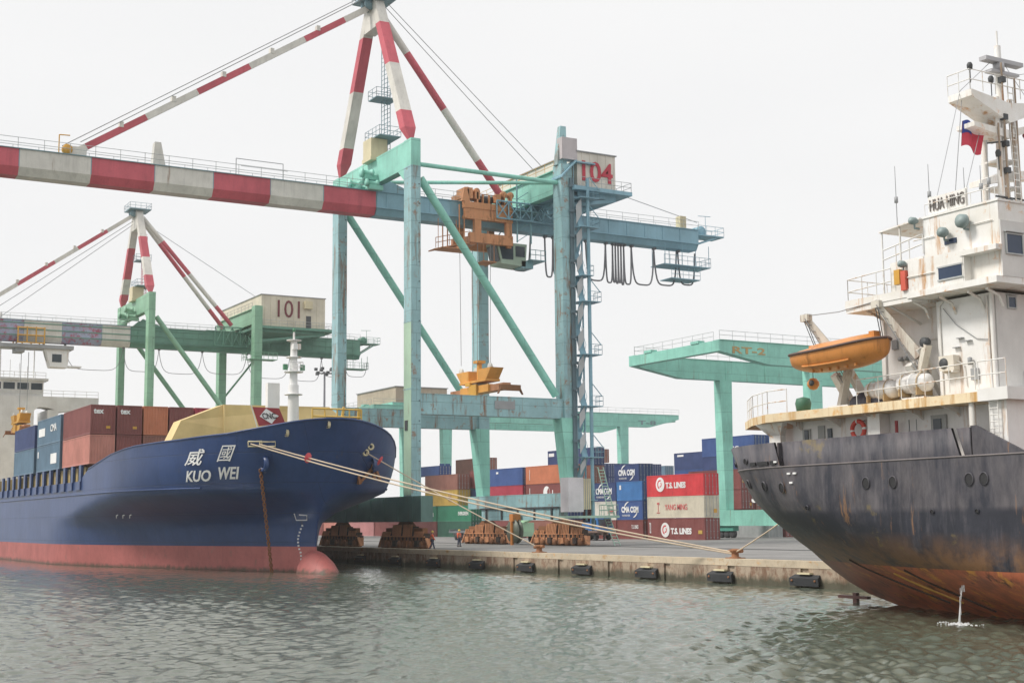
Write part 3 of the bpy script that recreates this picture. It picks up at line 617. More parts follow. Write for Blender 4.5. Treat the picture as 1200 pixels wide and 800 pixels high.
mb = MB().prism([(bx+1.61, 73.0, 33.0), (bx+1.61, 74.4, 33.0), (bx+1.61, 74.4, 34.6), (bx+1.61, 72.6, 34.6)], (.03, 0, 0)).box(bx+1.61, bx+1.64, 74.7, 75.9, 33.4, 34.6)
mb.prism([(bx-.7, 72.78, 32.8), (bx+1.4, 72.78, 32.8), (bx+1.4, 72.32, 34.6), (bx-.7, 72.32, 34.6)], (0, -.03, 0)); mb.build('window', GLASS, cab)
mb = MB().box(bx-1, bx+2.4, 76.2, 78.2, 33.0, 33.1).rail([(bx+2.4, 76.2, 33.1), (bx+2.4, 78.2, 33.1)], 1.1, .04, .6).box(bx, bx+1.6, 75.5, 77, 32.2, 33).tube((bx+.5, 74.8, 34.9), (bx+.5, 74.8, 40.5), .13, 6).tube((bx+2.2, 74.6, 34.9), (bx+2.2, 74.6, 42.5), .1, 6).tube((bx+2.2, 76.4, 34.9), (bx+2.2, 76.4, 42.5), .1, 6)
for i in range(6): mb.tube((bx+2.2, 74.6, 35+i*1.2), (bx+2.2, 76.4, 36.2+i*1.2), .04, 4)
mb.box(bx+.6, bx+2.7, 74.2, 77.4, 38.4, 38.5); mb.build('cab_hanger', paint('pale teal steel', (.22, .40, .44), .2, .3), t)
mb = MB()
for dx, y in ((-5.3+3.2, 69.6), (2.1, 69.6), (-2.1, 71.2), (2.1, 71.2)): mb.tube((bx+dx, y, 34.4), (bx+dx*.9, y, 21.2), .035, 4, caps=False)
mb.build('hoist_rope', GREY, t)
spreader('container_spreader', 'yellow container spreader hanging on ropes under the aqua crane above the portal beam', (bx+.3, 71.9, 17.6), 13.4, 'x', paint('weathered orange yellow', (.72, .34, .06), .6, .4), 'spreaders hanging from the cranes')
t.location.y += 1.2
bx1 = -220.4-9.4+.4
t = thing('crane_trolley', 'grey trolley with yellow rail cage and white cab under the boom of crane 101', 'crane trolley', (bx1, 44, 30))
mb = MB()
for z in (33.2, 34.4, 35.6): mb.tube((bx1+2, 40.2, z), (bx1+2, 44.3, z), .12, 6); mb.tube((bx1-2, 40.2, z), (bx1-2, 44.3, z), .12, 6); mb.tube((bx1-2, 40.2, z), (bx1+2, 40.2, z), .1, 6)
for y in (40.2, 41.6, 43, 44.3): mb.tube((bx1+2, y, 33.1), (bx1+2, y, 35.8), .12, 6); mb.tube((bx1-2, y, 33.1), (bx1-2, y, 35.8), .12, 6)
mb.build('rail_cage', YELO, t)
MB().box(bx1-1.9, bx1+1.9, 37.5, 49, 32.4, 33.0).box(bx1-1.5, bx1+1.5, 40, 41.4, 31.7, 32.4).build('trolley_frame', GREY, t)
cab = MB().hexa([(bx1-1, 45.5, 29.5), (bx1+1.4, 45.5, 29.5), (bx1+1.4, 48.2, 29.5), (bx1-1, 48.2, 29.5)], [(bx1-1, 44.6, 32.4), (bx1+1.4, 44.6, 32.4), (bx1+1.4, 48.4, 32.4), (bx1-1, 48.4, 32.4)]).box(bx1-.5, bx1+1.5, 48.3, 50.4, 29.6, 29.8).build('driver_cab', WHITE, t)
MB().box(bx1+1.41, bx1+1.44, 45.7, 47.2, 30.3, 31.6).build('window', GLASS, cab)
MB().tube((bx1+1, 41, 32), (bx1+1, 41, 22), .05, 4).tube((bx1-1, 42.5, 32), (bx1-1, 42.5, 22), .05, 4).build('hoist_rope', GREY, t)
spreader('container_spreader', 'rusty yellow container spreader lowered onto the deck stacks at the left edge of the photo', (bx1+8, 40.0, 18.2), 12, 'x', YELO, 'spreaders hanging from the cranes')

# ---------------------------------------------------------------- yard gantries
def gantry(name, label, x_near, x_far, YC, text_, span=41):
    z1 = 25.7; t = thing(name, label, 'yard gantry crane', ((x_near+x_far)/2, YC+span/2, QZ), 'rail mounted yard gantries')
    ye0, ye1 = YC-15.4, YC+span+14
    for x, cut in ((x_near, True), (x_far, True)):
        tip = 1.5
        mb = MB().prism([(x-.6, ye0, z1), (x-.6, ye1, z1), (x-.6, ye1, z1-.9), (x-.6, ye1-7.5, z1-2.7), (x-.6, ye0+7.8, z1-2.7), (x-.6, ye0, z1-1.35)], (1.2, 0, 0))
        mb.box(x-.75, x+.75, ye0+.1, ye1-.1, z1, z1+.05)
        for y in (YC, YC+7, YC+14, YC+28): mb.box(x+.6, x+.64, y-.05, y+.05, z1-2.7, z1)
        g = mb.build('main_girder', MINT, t)
        if x == x_near and text_: text('lettering', text_, plain('faded ochre lettering', (.45, .30, .12)), g, (x+.61, ye0+2.0, z1-1.55), (0, 1, 0), 5.2, .85, bold=.02)
        MB().rail([(x+.7, ye0, z1+.05), (x+.7, ye1, z1+.05)], 1.1, .028, 2).build('handrail', GALV, t)
    for y in (ye0, ye1-1.0):
        MB().box(x_far+.6, x_near-.6, y, y+1.0, z1-1.35, z1-.02).build('end_tie', MINT, t)
    MB().box(x_far+3, x_far+4.6, ye0-.1, ye0+.9, z1, z1+.35).box(x_near-5, x_near-3.4, ye0-.1, ye0+.9, z1, z1+.35).build('tie_bracket', MINT, t)
    MB().rail([(x_far+.6, ye0+.1, z1), (x_near-.6, ye0+.1, z1)], 1.1, .028, 2).build('handrail', GALV, t)
    for y in (YC, YC+span):
        for x in (x_near, x_far):
            MB().hexa([(x-1.0, y-.65, 5.2), (x+.7, y-.65, 5.2), (x+.7, y+.65, 5.2), (x-1.0, y+.65, 5.2)],
                      [(x-.75, y-1.05, 23), (x+.6, y-1.05, 23), (x+.6, y+1.05, 23), (x-.75, y+1.05, 23)]).build('leg', MINT, t)
        MB().box(x_far-2, x_near+2, y-.75, y+.75, 3.1, 5.2).build('sill_beam', MINT, t)
        for x in (x_near, x_far):
            mb = MB().box(x-1.8, x+1.8, y-.5, y+.5, 2.4, 3.1, 0)
            for s in (-1.2, 0, 1.2): mb.lathe((x+s, y-.3, QZ+.55), [(0, 0), (.5, 0), (.55, .1), (.55, .5), (.5, .6), (0, .6)], 14, 1, 'y')
            mb.build('wheel_set', [paint('teal machinery', (.08, .33, .26), .2, .3), DARK], t)
    return t
gantry('yard_gantry', 'mint green yard gantry lettered RT-2, reaching left above the red container stack', -131, -149, 120, 'RT-2')
g2 = gantry('yard_gantry', 'mint green yard gantry farther off, behind the aqua crane and its stair tower', -233, -251, 120, '')
text('lettering', 'T-8', plain('grey lettering', (.2, .28, .3)), g2, (-232.38, 164.5, 23.5), (0, 1, 0), 4.5, .9)
t = thing('gantry_trolley', 'tan box shaped trolley house on top of the farther yard gantry', 'gantry trolley', (-242, 112, 25.8))
MB().box(-250.5, -232.5, 109.2, 120, 26.3, 29.2).box(-250.7, -232.3, 109, 120.2, 29.2, 29.35, 1).build('trolley_house', [paint('tan cladding', (.42, .35, .26), .3, .4), GREY], t)
MB().box(-250.5, -232.5, 108.5, 121, 25.78, 26.3).build('trolley_frame', MINT, t)
# ---------------------------------------------------------------- ships
def interp(z, T):
    if z <= T[0][0]: return T[0][1]
    for (a, b), (c, d) in zip(T[:-1], T[1:]):
        if z <= c: return b+(d-b)*(z-a)/(c-a)
    return T[-1][1]
def hull_paint(name, zb, low, up, rust, streak, extra=None, rustlow=.4, tide=.5):
    """ship's side paint: boot top below the level zb, hull colour above"""
    a = paint(name+' lower', low, rustlow, .5, .6, vscale=.4, rustcol=(.30, .12, .03))
    b = paint(name+' upper', up, rust, streak, .42, vscale=.25, rustcol=(.14, .08, .05))
    mt = bpy.data.materials.new(name); mt.use_nodes = True; n = mt.node_tree.nodes; L = mt.node_tree.links
    return a, b
KXT = [(-3,-108),(0,-108),(2,-108.2),(4,-108),(6,-107),(8,-105.8),(10,-104.6),(12.6,-103)]
KLT = [(-3,46),(0,44),(2,43),(4,41),(5,36.5),(5.6,32.5),(6.2,28),(6.8,24),(9,24),(12.6,26)]
KAT = [(-3,1.3),(0,1.3),(2,1.32),(4,1.4),(5,1.55),(5.6,1.75),(6.2,1.95),(7,2.1),(8,2.2),(12.6,2.2)]
KBT = [(-3,.95),(0,.95),(2,.96),(4,.93),(5,.84),(5.6,.75),(6.2,.64),(6.8,.54),(9,.52),(12.6,.56)]
KCY, KHB = 43.5, 12.5
def kw(L, z):
    t = min(max(L/interp(z, KLT), 0), 1); return KHB*(1-(1-t)**interp(z, KAT))**interp(z, KBT)
KTOP = [(0,12.5),(1,12.3),(2.5,11.9),(5,11.45),(10,11.15),(17,10.95),(19.5,10.8),(23,10.5),(31,9.5),(34,8.45),(35,8.4),(150,8.4)]
KTP = [(0,12.5),(2,12.0),(4,11.5),(6,10.9),(7.5,10.2),(8.6,9.6),(10,9.9),(12,10.6),(17,10.9),(23,10.5),(31,9.5),(34,8.45),(35,8.4),(150,8.4)]
def kpt(L, z, s, off=0.0):      # s = -1 starboard (towards the camera), +1 port
    X = interp(z, KXT)-L; return Vector((X, KCY+s*(kw(L, z)+off), z))
def loft(levels, Ls, ptf, split, topf=None):
    """grid of levels x Ls for both sides; returns lower and upper meshes split at the level split"""
    lo, up = MB(), MB()
    for s in (-1, 1):
        for i in range(len(levels)-1):
            tgt = lo if levels[i+1] <= split+1e-6 else up
            rows = []
            for z in (levels[i], levels[i+1]):
                rows.append([ptf(L, min(z, topf(L, s)) if topf else z, s) for L in Ls])
            n = len(Ls); vs = rows[0]+rows[1]
            fs = []
            for k in range(n-1):
                q = [k, k+1, n+k+1, n+k]
                if (vs[n+k]-vs[k]).length < 1e-4 and (vs[n+k+1]-vs[k+1]).length < 1e-4: continue
                fs.append(tuple(q if s < 0 else q[::-1]))
            tgt.add(vs, fs, 0, True)
    return lo, up
def weld(o, d=.002):
    bm = bmesh.new(); bm.from_mesh(o.data); bmesh.ops.remove_doubles(bm, verts=bm.verts, dist=d)
    bmesh.ops.recalc_face_normals(bm, faces=bm.faces); bm.to_mesh(o.data); bm.free()
    for p in o.data.polygons: p.use_smooth = True
LS = [0, .15, .4, .8, 1.3, 2, 3, 4, 5.2, 6.5, 8, 10, 12.5, 15, 17, 19.5, 23, 27, 31, 34, 35, 38, 42, 46, 60, 80, 140]
KB_LOW = paint('boot top red', (.37, .10, .09), .5, .5, .6, vscale=.6, rustcol=(.22, .12, .10), seam=1.3, tide=.25)
KB_UP = paint('hull blue', (.005, .037, .145), .35, .4, .38, vscale=.2, scale=.7, rustcol=(.10, .07, .06), seam=1.3)
ks = thing('container_ship', 'dark blue container ship with red boot top, bow lettered KUO WEI, moored at left', 'ship', (-165, KCY, 0))
lo, up = loft([-1.5, -.5, .5, 1.3, 2.15, 3, 3.6, 4.1, 4.6, 5, 5.3, 5.6, 5.9, 6.2, 6.5, 6.8, 7.1, 7.4, 8, 8.8, 9.6, 10.4, 11, 11.5, 12, 12.5], LS, kpt, 2.15, lambda L, s: interp(L, KTOP if s < 0 else KTP))
hull_lo = lo.build('hull_bottom', KB_LOW, ks, recalc=False); weld(hull_lo)
hull = up.build('hull', KB_UP, ks, recalc=False); weld(hull)
# bulb
mb = MB(); prof = [(0, -.0)]
vs = []; nseg = 20
rings = []
for i in range(13):
    f = i/12; x = -104.1-4.6*f; r = math.sqrt(max(0, 1-(1-f)**2.2))
    rings.append([(x, KCY+1.75*r*math.cos(2*math.pi*k/nseg), -1.35+3.25*r*(.82+.18*f)*math.sin(2*math.pi*k/nseg)*(1 if math.sin(2*math.pi*k/nseg) > 0 else 1)) for k in range(nseg)])
flat = [p for r_ in rings for p in r_]
mb.add(flat, [(i*nseg+k, i*nseg+(k+1) % nseg, (i+1)*nseg+(k+1) % nseg, (i+1)*nseg+k) for i in range(12) for k in range(nseg)], 0, True)
weld(mb.build('bulbous_bow', KB_LOW, ks, recalc=False), .02)
# decks inside the bulwark, rubbing strake, bulwark rail
mb = MB()
for a, b in zip(LS[:-1], LS[1:]):
    def dz(L): return interp(L, KTOP)-(1.0 if L < 31 else .0 if L < 33 else 1.0)
    if b > 33: za = zb_ = 7.3
    else: za, zb_ = min(dz(a), 9.4 if a > 4 else 20), min(dz(b), 9.4 if b > 4 else 20)
    p = [kpt(a, za, -1, -.05), kpt(b, zb_, -1, -.05), kpt(b, zb_, 1, -.05), kpt(a, za, 1, -.05)]
    for q in p: q.y = KCY+(q.y-KCY)*.985
    mb.add(p, [(0, 1, 2, 3)])
mb.build('deck', paint('deck green', (.10, .17, .13), .3, .4, .8), ks)
for s in (-1, 1):
    mb = MB(); mb.path([kpt(L, interp(L, KTOP if s < 0 else KTP), s, -.02) for L in LS[:19]], .09, 5)
    mb.path([kpt(L, 7.08, s, .02) for L in LS[9:]], .09, 5); mb.build('rubbing_strake', KB_UP, ks)
# open side coaming with pillars under the containers
for s in (-1, 1):
    mb = MB(); y = KCY+s*(KHB-.02)
    xs = -138.6
    while xs > -245:
        mb.box(xs-.95, xs, y-.12, y+.12, 8.35, 10.0); mb.box(xs-3.05, xs-2.95, y-.02, y+.2, 7.4, 8.4); xs -= 3.55
    for k in range(30): mb.box(-138.7-k*3.55-2.2, -138.7-k*3.55-.1, y+s*.0-.19, y+.19, 7.55, 7.67); mb.box(-138.7-k*3.55-.12, -138.7-k*3.55-.0, y-.19, y+.19, 7.55, 8.38)
    mb.build('side_pillar', KB_UP, ks)
mb = MB(); 
for k in range(28):
    x = -139.3-k*3.55
    mb.box(x-2.4, x-1.6, KCY-KHB+.9, KCY-KHB+1.5, 7.3, 9.9); mb.box(x-2.4, x-1.6, KCY+KHB-1.5, KCY+KHB-.9, 7.3, 9.9)
mb.box(-245, -137.5, KCY-9.5, KCY+9.5, 7.3, 9.95); mb.build('hatch_coaming', paint('ochre coaming', (.42, .31, .12), .3, .4), ks)
# breakwater on the forecastle
BUFF = paint('buff yellow paint', (.74, .54, .24), .2, .12, .5, rustcol=(.35, .2, .08))
mb = MB()
mb.add([(-116.4, 32.9, 10.1), (-115.2, 52.6, 10.1), (-116, 49.1, 13.5), (-116, 47.8, 14.55), (-116, 37.9, 14.45), (-116.2, 34.2, 12.95)], [(0, 1, 2, 3, 4, 5)])
mb.v += [(x-2.2, y, z) for x, y, z in mb.v[:6]]; mb.f += [tuple(range(6, 12))[::-1]]+[(i, 6+i, 6+(i+1) % 6, (i+1) % 6) for i in range(6)]; mb.m += [0]*7; mb.s += [False]*7
mb.beam((-115.6, 42.2, 11.0), (-115.6, 42.2, 14.4), .12, .12)
mb.beam((-115.6, 37.9, 11.0), (-115.85, 37.9, 14.4), .12, .12)
mb.build('breakwater', BUFF, ks)
mb = MB().rail([(-106, 42.2, 11.6), (-106, 46.6, 11.6)], 1.9, .07, 1.1, 3); mb.beam((-106.4, 44.8, 11.6), (-106, 45.0, 13.7), .25, .1); mb.beam((-106.4, 46.4, 11.6), (-106, 46.4, 13.6), .25, .1)
mb.build('bow_rail', paint('yellow rail paint', (.66, .42, .08), .2, .2), ks)
MB().box(-106.8, -106.5, 43.6, 46.5, 11.7, 12.9).build('winch_cover', plain('blue tarp', (.06, .10, .30)), ks)
# foremast
mb = MB().tube((-113.8, 43.5, 11), (-113.8, 43.5, 16.2), .55, 12, r2=.45).tube((-113.8, 43.5, 16.2), (-113.8, 43.5, 20.2), .36, 12, r2=.28).tube((-113.8, 43.5, 20.2), (-113.8, 43.5, 21.0), .1, 8)
for z, r in ((15.3, .8), (17.3, .85), (18.6, .7), (20.1, .65)): mb.lathe((-113.8, 43.5, z), [(0, 0), (r, 0), (r, .08), (0, .08)], 14)
mb.rail([(-113.1, 42.9, 17.38), (-113.1, 44.1, 17.38), (-114.4, 44.1, 17.38)], .8, .03, .6); mb.box(-113.5, -113.1, 43.2, 43.9, 19.3, 19.8)
fm = mb.build('foremast', WHITE, ks)
mb = MB()
for y in (42.7, 44.3): mb.box(-113.9, -113.6, y-.18, y+.18, 17.5, 18.0)
mb.lathe((-113.8, 43.5, 20.9), [(0, 0), (.12, 0), (.16, .25), (0, .4)], 8); mb.build('mast_light', plain('green lamp', (.08, .25, .14)), fm)
MB().box(-115.4, -114.8, 41.5, 42.6, 13.6, 16.4).build('vent_post', WHITE, ks)
# the company pennant board on the bulwark
fl = thing('flag', 'red flag with a white diamond lettered CNC in front of the yellow breakwater', 'flag', (-107, 37.9, 11.5))
MB().tube((-107, 38.0, 11.3), (-107.1, 37.3, 13.7), .05, 6).build('flagstaff', WHTP, fl)
mb = MB(); N = 8
P0, P1, P2, P3 = Vector((-107, 37.95, 12.0)), Vector((-107, 40.2, 12.25)), Vector((-107, 39.65, 13.5)), Vector((-107.05, 37.4, 13.55))
def flagpt(a, b, o=0): q = P0.lerp(P1, a).lerp(P3.lerp(P2, a), b); q.x += .10*math.sin(a*7+b*2)*a+o; return q
def sheet(fn, nu, nv, o, th=.02):
    m2 = MB(); g = [[fn(i/nu, j/nv, o) for j in range(nv+1)] for i in range(nu+1)]; g2 = [[fn(i/nu, j/nv, o-th) for j in range(nv+1)] for i in range(nu+1)]
    fl_ = [p for r_ in g for p in r_]+[p for r_ in g2 for p in r_]; n1 = (nu+1)*(nv+1); fs = []
    for i in range(nu):
        for j in range(nv):
            a = i*(nv+1)+j; fs.append((a, a+nv+1, a+nv+2, a+1)); fs.append(tuple(k+n1 for k in (a, a+1, a+nv+2, a+nv+1)))
    m2.add(fl_, fs, 0, True); return m2
ck = sheet(flagpt, 8, 4, 0).build('cloth', plain('flag red', (.30, .035, .045), .8), fl)
mb = MB(); ds = [(.5, .06), (.86, .5), (.5, .94), (.14, .5)]
pts = [flagpt(.5, .5, .05)]
for (a, b), (c, d) in zip(ds, ds[1:]+ds[:1]):
    for k in range(5): pts.append(flagpt(a+(c-a)*k/5, b+(d-b)*k/5, .04))
mb.add(pts, [(0, i, i % 20+1) for i in range(1, 21)]); mb.build('diamond', WHTX, ck)
text('lettering', 'CNC', plain('black lettering', (.02, .02, .025)), ck, (0, 0, 0), (1, 0, 0), 1, 1, fn=lambda a, b, c: flagpt(.24+.52*a, .34+.34*b, .10+c*.2))
# name on both bows
def bow_text(s, t_, L0, L1, z0, z1, b=.01):
    text('lettering', t_, WHTX, hull, (0, 0, 0), (1, 0, 0), 1, 1, bold=b, fn=lambda a, b_, c: kpt(L0+(L1-L0)*(a if s < 0 else 1-a), z0+(z1-z0)*b_, s, .07+c), depth=.03)
bow_text(-1, 'KUO', 7.9, 5.5, 7.62, 8.55, .02); bow_text(-1, 'WEI', 4.95, 3.4, 7.75, 8.75, .02)
bow_text(-1, '威', 8.3, 6.6, 8.95, 10.3, .008); bow_text(-1, '國', 5.2, 4.15, 9.2, 10.5, .0)
# hawse pipes, anchor cable, fairleads, marks
for s, L in ((-1, 1.9), (1, 1.5)):
    p = kpt(L, 8.9, s, -.1); d = (kpt(L, 8.9, s, 1)-kpt(L, 8.9, s, 0)).normalized()
    mb = MB(); a = d.cross(Vector((0, 0, 1))).normalized(); b = d.cross(a)
    ring = [(p+d*h+(a*math.cos(t)+b*math.sin(t))*r) for r, h in ((.35, .05), (.45, .38), (.62, .38), (.72, .05)) for t in [2*math.pi*k/16 for k in range(16)]]
    mb.add(ring, [(i*16+k, i*16+(k+1) % 16, (i+1)*16+(k+1) % 16, (i+1)*16+k) for i in range(3) for k in range(16)], 0, True); mb.build('hawse_pipe', KB_UP, hull)
c0 = kpt(1.9, 8.5, -1, .35); c1 = Vector((kpt(1.9, 0, -1, 0).x-2.2, kpt(4.8, 0, -1, .25).y-.2, -.4))
an = []
for i in range(40):
    p = c0.lerp(c1, i/39); an.append(p)
mb = MB()
for i in range(39):
    a, b = an[i], an[i+1]; o = Vector((.1, 0, 0)) if i % 2 else Vector((0, .1, 0)); mb.tube(a-o, b-o, .06, 4); mb.tube(a+o, b+o, .06, 4); mb.tube(a-o, a+o, .05, 4); mb.tube(b-o, b+o, .05, 4)
mb.build('anchor_chain', RUSTY, ks)
p = kpt(1.5, 8.2, 1, .1); d = (kpt(1.5, 8.2, 1, 1)-kpt(1.5, 8.2, 1, 0)).normalized()
mb = MB().beam(p+Vector((.3, .1, .8)), p+Vector((.25, .3, -.4)), .25, .25).beam(p+Vector((.35, -1.1, -.8)), p+Vector((.35, .4, .8)), .22, .22).beam(p+Vector((.35, -1.3, .0)), p+Vector((.35, -1.1, -.9)), .5, .2).beam(p+Vector((.3, .5, .2)), p+Vector((.3, .8, -.6)), .3, .2)
mb.build('anchor', RUSTY, ks)
mb = MB()
for L, z in ((3.3, 10.55), (2.55, 10.5)):
    p = kpt(L, z, -1, .03); q = kpt(L-.85, z, -1, .03)
    mb.path([p+Vector((0, -.03, .2)), q+Vector((0, -.03, .2)), q+Vector((0, -.03, -.2)), p+Vector((0, -.03, -.2)), p+Vector((0, -.03, .2))], .07, 5)
mb.build('fairlead', CREAM, hull)
for L, z, s in ((1.35, 11.35, -1), (.9, 9.9, 1), (.1, 12.0, -1), (1.2, 10.4, 1)):
    p = kpt(L, z, s, .04); MB().lathe(p, [(.16, -.1), (.16, .1), (.3, .1), (.3, -.1)], 12, 0, 'x' if s > 0 else 'y').build('panama_lead', CREAM, hull)
mb = MB()
for k in range(15):
    z = 3.9-.28*k; L = 1.0+.5*math.sin(k*.33)+(.9*max(0, k-8)/7); p = kpt(L+.4, z, -1, .03); mb.box(p.x-.08, p.x+.08, p.y-.05, p.y+.05, z-.07, z+.07)
p = [kpt(1.9, 4.9, -1, .05), kpt(1.9, 4.35, -1, .05), kpt(.9, 4.35, -1, .05), kpt(.85, 4.75, -1, .05), kpt(1.5, 4.8, -1, .05)]
mb.path(p, .05, 4)
for L in (22.0, 23.2, 24.4): q = kpt(L, 5.0, -1, .04); mb.box(q.x-.35, q.x+.25, q.y-.03, q.y+.03, 4.95, 5.1); mb.box(q.x-.3, q.x-.22, q.y-.03, q.y+.03, 4.7, 4.95)
mb.build('draught_marks', WHTX, hull)
# bridge superstructure at the stern
sup = paint('hazy white superstructure', (.74, .73, .71), .15, .25, rustcol=(.35, .2, .1)); FX = -236
mb = MB().box(FX-9, FX, 31.5, 44.7, 7, 25.4).box(FX-9, FX, 46.9, 48.0, 7, 23.2).box(FX-9, FX, 44.7, 48, 7, 20.6)
mb.prism([(FX, 44.7, 25.4), (FX, 55.2, 25.4), (FX, 55.2, 23.9), (FX, 48.6, 22.8), (FX, 48.6, 22.0), (FX, 48, 21.5), (FX, 48, 23.2), (FX, 46.5, 23.6), (FX, 45.4, 23.6), (FX, 44.7, 23.0)][::-1], (-4, 0, 0))
mb.beam((FX-1, 48, 19.8), (FX-1, 51.6, 23.3), .7, .3)
mb.box(FX-7, FX-.6, 32.5, 46.2, 25.4, 28.0).box(FX-7.3, FX-.2, 32.2, 46.9, 28.0, 28.4); mb.rail([(FX, 32, 25.4), (FX, 55.1, 25.4)], 1.0, .04, 2)
s_ = mb.build('superstructure', sup, ks)
mb = MB()
for y in (33.2, 35.4, 37.6, 39.8, 42, 44.2): mb.box(FX-.59, FX-.55, y, y+1.8, 26.5, 27.6)
mb.lathe((FX+.05, 38.9, 20.6), [(0, -.05), (.35, -.05), (.35, .02), (0, .02)], 12, 0, 'x'); mb.build('window', GLASS, s_)
mb = MB().tube((FX-3, 39.4, 28.4), (FX-3, 39.4, 39.5), .35, 8, r2=.2).tube((FX-3, 45, 28.4), (FX-3, 45, 34), .12, 6).box(FX-3.6, FX-2.4, 38, 40.8, 36.2, 36.4)
for y, h in ((41, 31.5), (42.5, 31), (43.8, 30.5)): mb.tube((FX-2, y, 28.4), (FX-2, y, h), .05, 5)
mb.rail([(FX-.4, 33, 28.4), (FX-.4, 46.5, 28.4)], 1, .04, 1.6); mb.build('mast', sup, s_)

# ---------------------------------------------------------------- the rusty black ship at right
RXT = [(-1.5,-44),(0,-47.6),(.5,-49.6),(1.2,-51.4),(2,-52.7),(3,-53.8),(4,-54.5),(5,-55.0),(6.4,-55.5),(7.6,-55.9)]
RLT = [(-1.5,26),(0,26),(1,23),(2,19),(3,15.5),(4,13),(5,11),(6.4,9.5),(7.6,9.5)]
RAT = [(-1.5,1.15),(0,1.15),(1,1.3),(2,1.5),(3,1.7),(4,1.9),(5,2.1),(7.6,2.2)]
RBT = [(-1.5,1.05),(0,1.05),(1,.95),(2,.85),(3,.75),(4,.65),(5,.6),(7.6,.55)]
RCY, RHB = 48.5, 7.6
def rw(L, z):
    t = min(max(L/interp(z, RLT), 0), 1); return RHB*(1-(1-t)**interp(z, RAT))**interp(z, RBT)
def rpt(L, z, s, off=0.0): return Vector((interp(z, RXT)+L, RCY+s*(rw(L, z)+off), z))
def rX(X, z, s=-1, off=0.0): return rpt(max(0, X-interp(z, RXT)), z, s, off)
rs = thing('cargo_ship', 'old cargo ship with rust streaked black hull and cream white stern house, moored at right', 'ship', (-30, RCY, 0))
def rusty_hull():
    mt = bpy.data.materials.new('rust streaked black hull'); mt.use_nodes = True
    n = mt.node_tree.nodes; L = mt.node_tree.links; b = n['Principled BSDF']; b.inputs['Roughness'].default_value = .5
    g = n.new('ShaderNodeNewGeometry'); sp = n.new('ShaderNodeSeparateXYZ'); L.new(g.outputs['Position'], sp.inputs[0])
    def noise(s, scale3, det=8, rgh=.7):
        mp = n.new('ShaderNodeMapping'); mp.inputs['Scale'].default_value = scale3; L.new(g.outputs['Position'], mp.inputs[0])
        t = n.new('ShaderNodeTexNoise'); t.inputs['Scale'].default_value = s; t.inputs['Detail'].default_value = det; t.inputs['Roughness'].default_value = rgh
        L.new(mp.outputs[0], t.inputs[0]); return t.outputs[0]
    def rg(f, a, c, x=0., y=1.):
        r = n.new('ShaderNodeMapRange'); r.inputs[1].default_value = a; r.inputs[2].default_value = c; r.inputs[3].default_value = x; r.inputs[4].default_value = y; L.new(f, r.inputs[0]); return r.outputs[0]
    def mx_(f, a, c):
        x = n.new('ShaderNodeMixRGB'); L.new(f, x.inputs[0])
        for i, s in ((1, a), (2, c)):
            if isinstance(s, tuple): x.inputs[i].default_value = (*s, 1)
            else: L.new(s, x.inputs[i])
        return x.outputs[0]
    def mul(a, c):
        q = n.new('ShaderNodeMath'); q.operation = 'MULTIPLY'
        for i, s in ((0, a), (1, c)):
            if isinstance(s, float): q.inputs[i].default_value = s
            else: L.new(s, q.inputs[i])
        return q.outputs[0]
    z = sp.outputs[2]; x = sp.outputs[0]
    c = mx_(rg(noise(.5, (1, 1, .5)), .35, .65), (.008, .010, .020), (.036, .038, .054))
    c = mx_(mul(rg(noise(2.2, (1, 1, .13)), .50, .70), .5), c, (.14, .13, .145))           # pale washed streaks
    band = mul(rg(z, 4.3, 4.55), rg(noise(.8, (1, 1, .3)), .38, .62))
    c = mx_(mul(band, .55), c, (.19, .17, .175))
    c = mx_(mul(mul(rg(z, 4.5, 4.2), rg(z, 2.2, 2.9)), rg(noise(.35, (1, 1, 2), 4), .62, .42)), c, (.014, .016, .026))                                              # chalky upper belt, worn paint
    low = mul(rg(z, 3.6, 2.2), rg(noise(.7, (1, 1, .8)), .36, .56))
    c = mx_(mul(low, .9), c, (.24, .12, .05))                                               # brown wear above the boot top
    c = mx_(mul(rg(noise(1.7, (1.3, 1.3, .16)), .61, .67), .6), c, (.30, .15, .06))               # rust bleeding down
    c = mx_(mul(rg(noise(.45, (1, 1, 1)), .62, .68), .6), c, (.19, .14, .04))
    red = mx_(rg(noise(.9, (1, 1, .35)), .42, .62), (.52, .15, .07), (.28, .09, .05))
    red = mx_(mul(rg(noise(1.5, (.8, .8, .22)), .55, .64), .9), red, (.66, .31, .06))
    red = mx_(rg(noise(1.1, (1, 1, .4)), .57, .66), red, (.07, .035, .025))
    fx = rg(x, -53, -44)                                                                    # boot top worn away towards the stern
    red = mx_(fx, (.115, .055, .045), red)
    isred = n.new('ShaderNodeMath'); isred.operation = 'LESS_THAN'; L.new(z, isred.inputs[0]); isred.inputs[1].default_value = 2.12
    c = mx_(isred.outputs[0], c, red)
    L.new(c, b.inputs['Base Color'])
    bp = n.new('ShaderNodeBump'); bp.inputs['Strength'].default_value = .35; bp.inputs['Distance'].default_value = .06
    L.new(noise(.9, (1, 1, .6), 5), bp.inputs['Height']); L.new(bp.outputs[0], b.inputs['Normal'])
    return mt
RH = rusty_hull()
RLS = [0, .1, .3, .6, 1, 1.6, 2.3, 3, 4, 5, 6.2, 7.5, 9, 11, 13.5, 16, 18, 20, 23, 26, 30, 60, 110]
def rloft(levels, tops):
    mb = MB()
    for s in (-1, 1):
        rows = [[rpt(L, z, s) for L in RLS] for z in levels]; n = len(RLS)
        for i in range(len(levels)-1):
            mb.add(rows[i]+rows[i+1], [((k, k+1, n+k+1, n+k) if s < 0 else (n+k, n+k+1, k+1, k)) for k in range(n-1)], 0, True)
    return mb
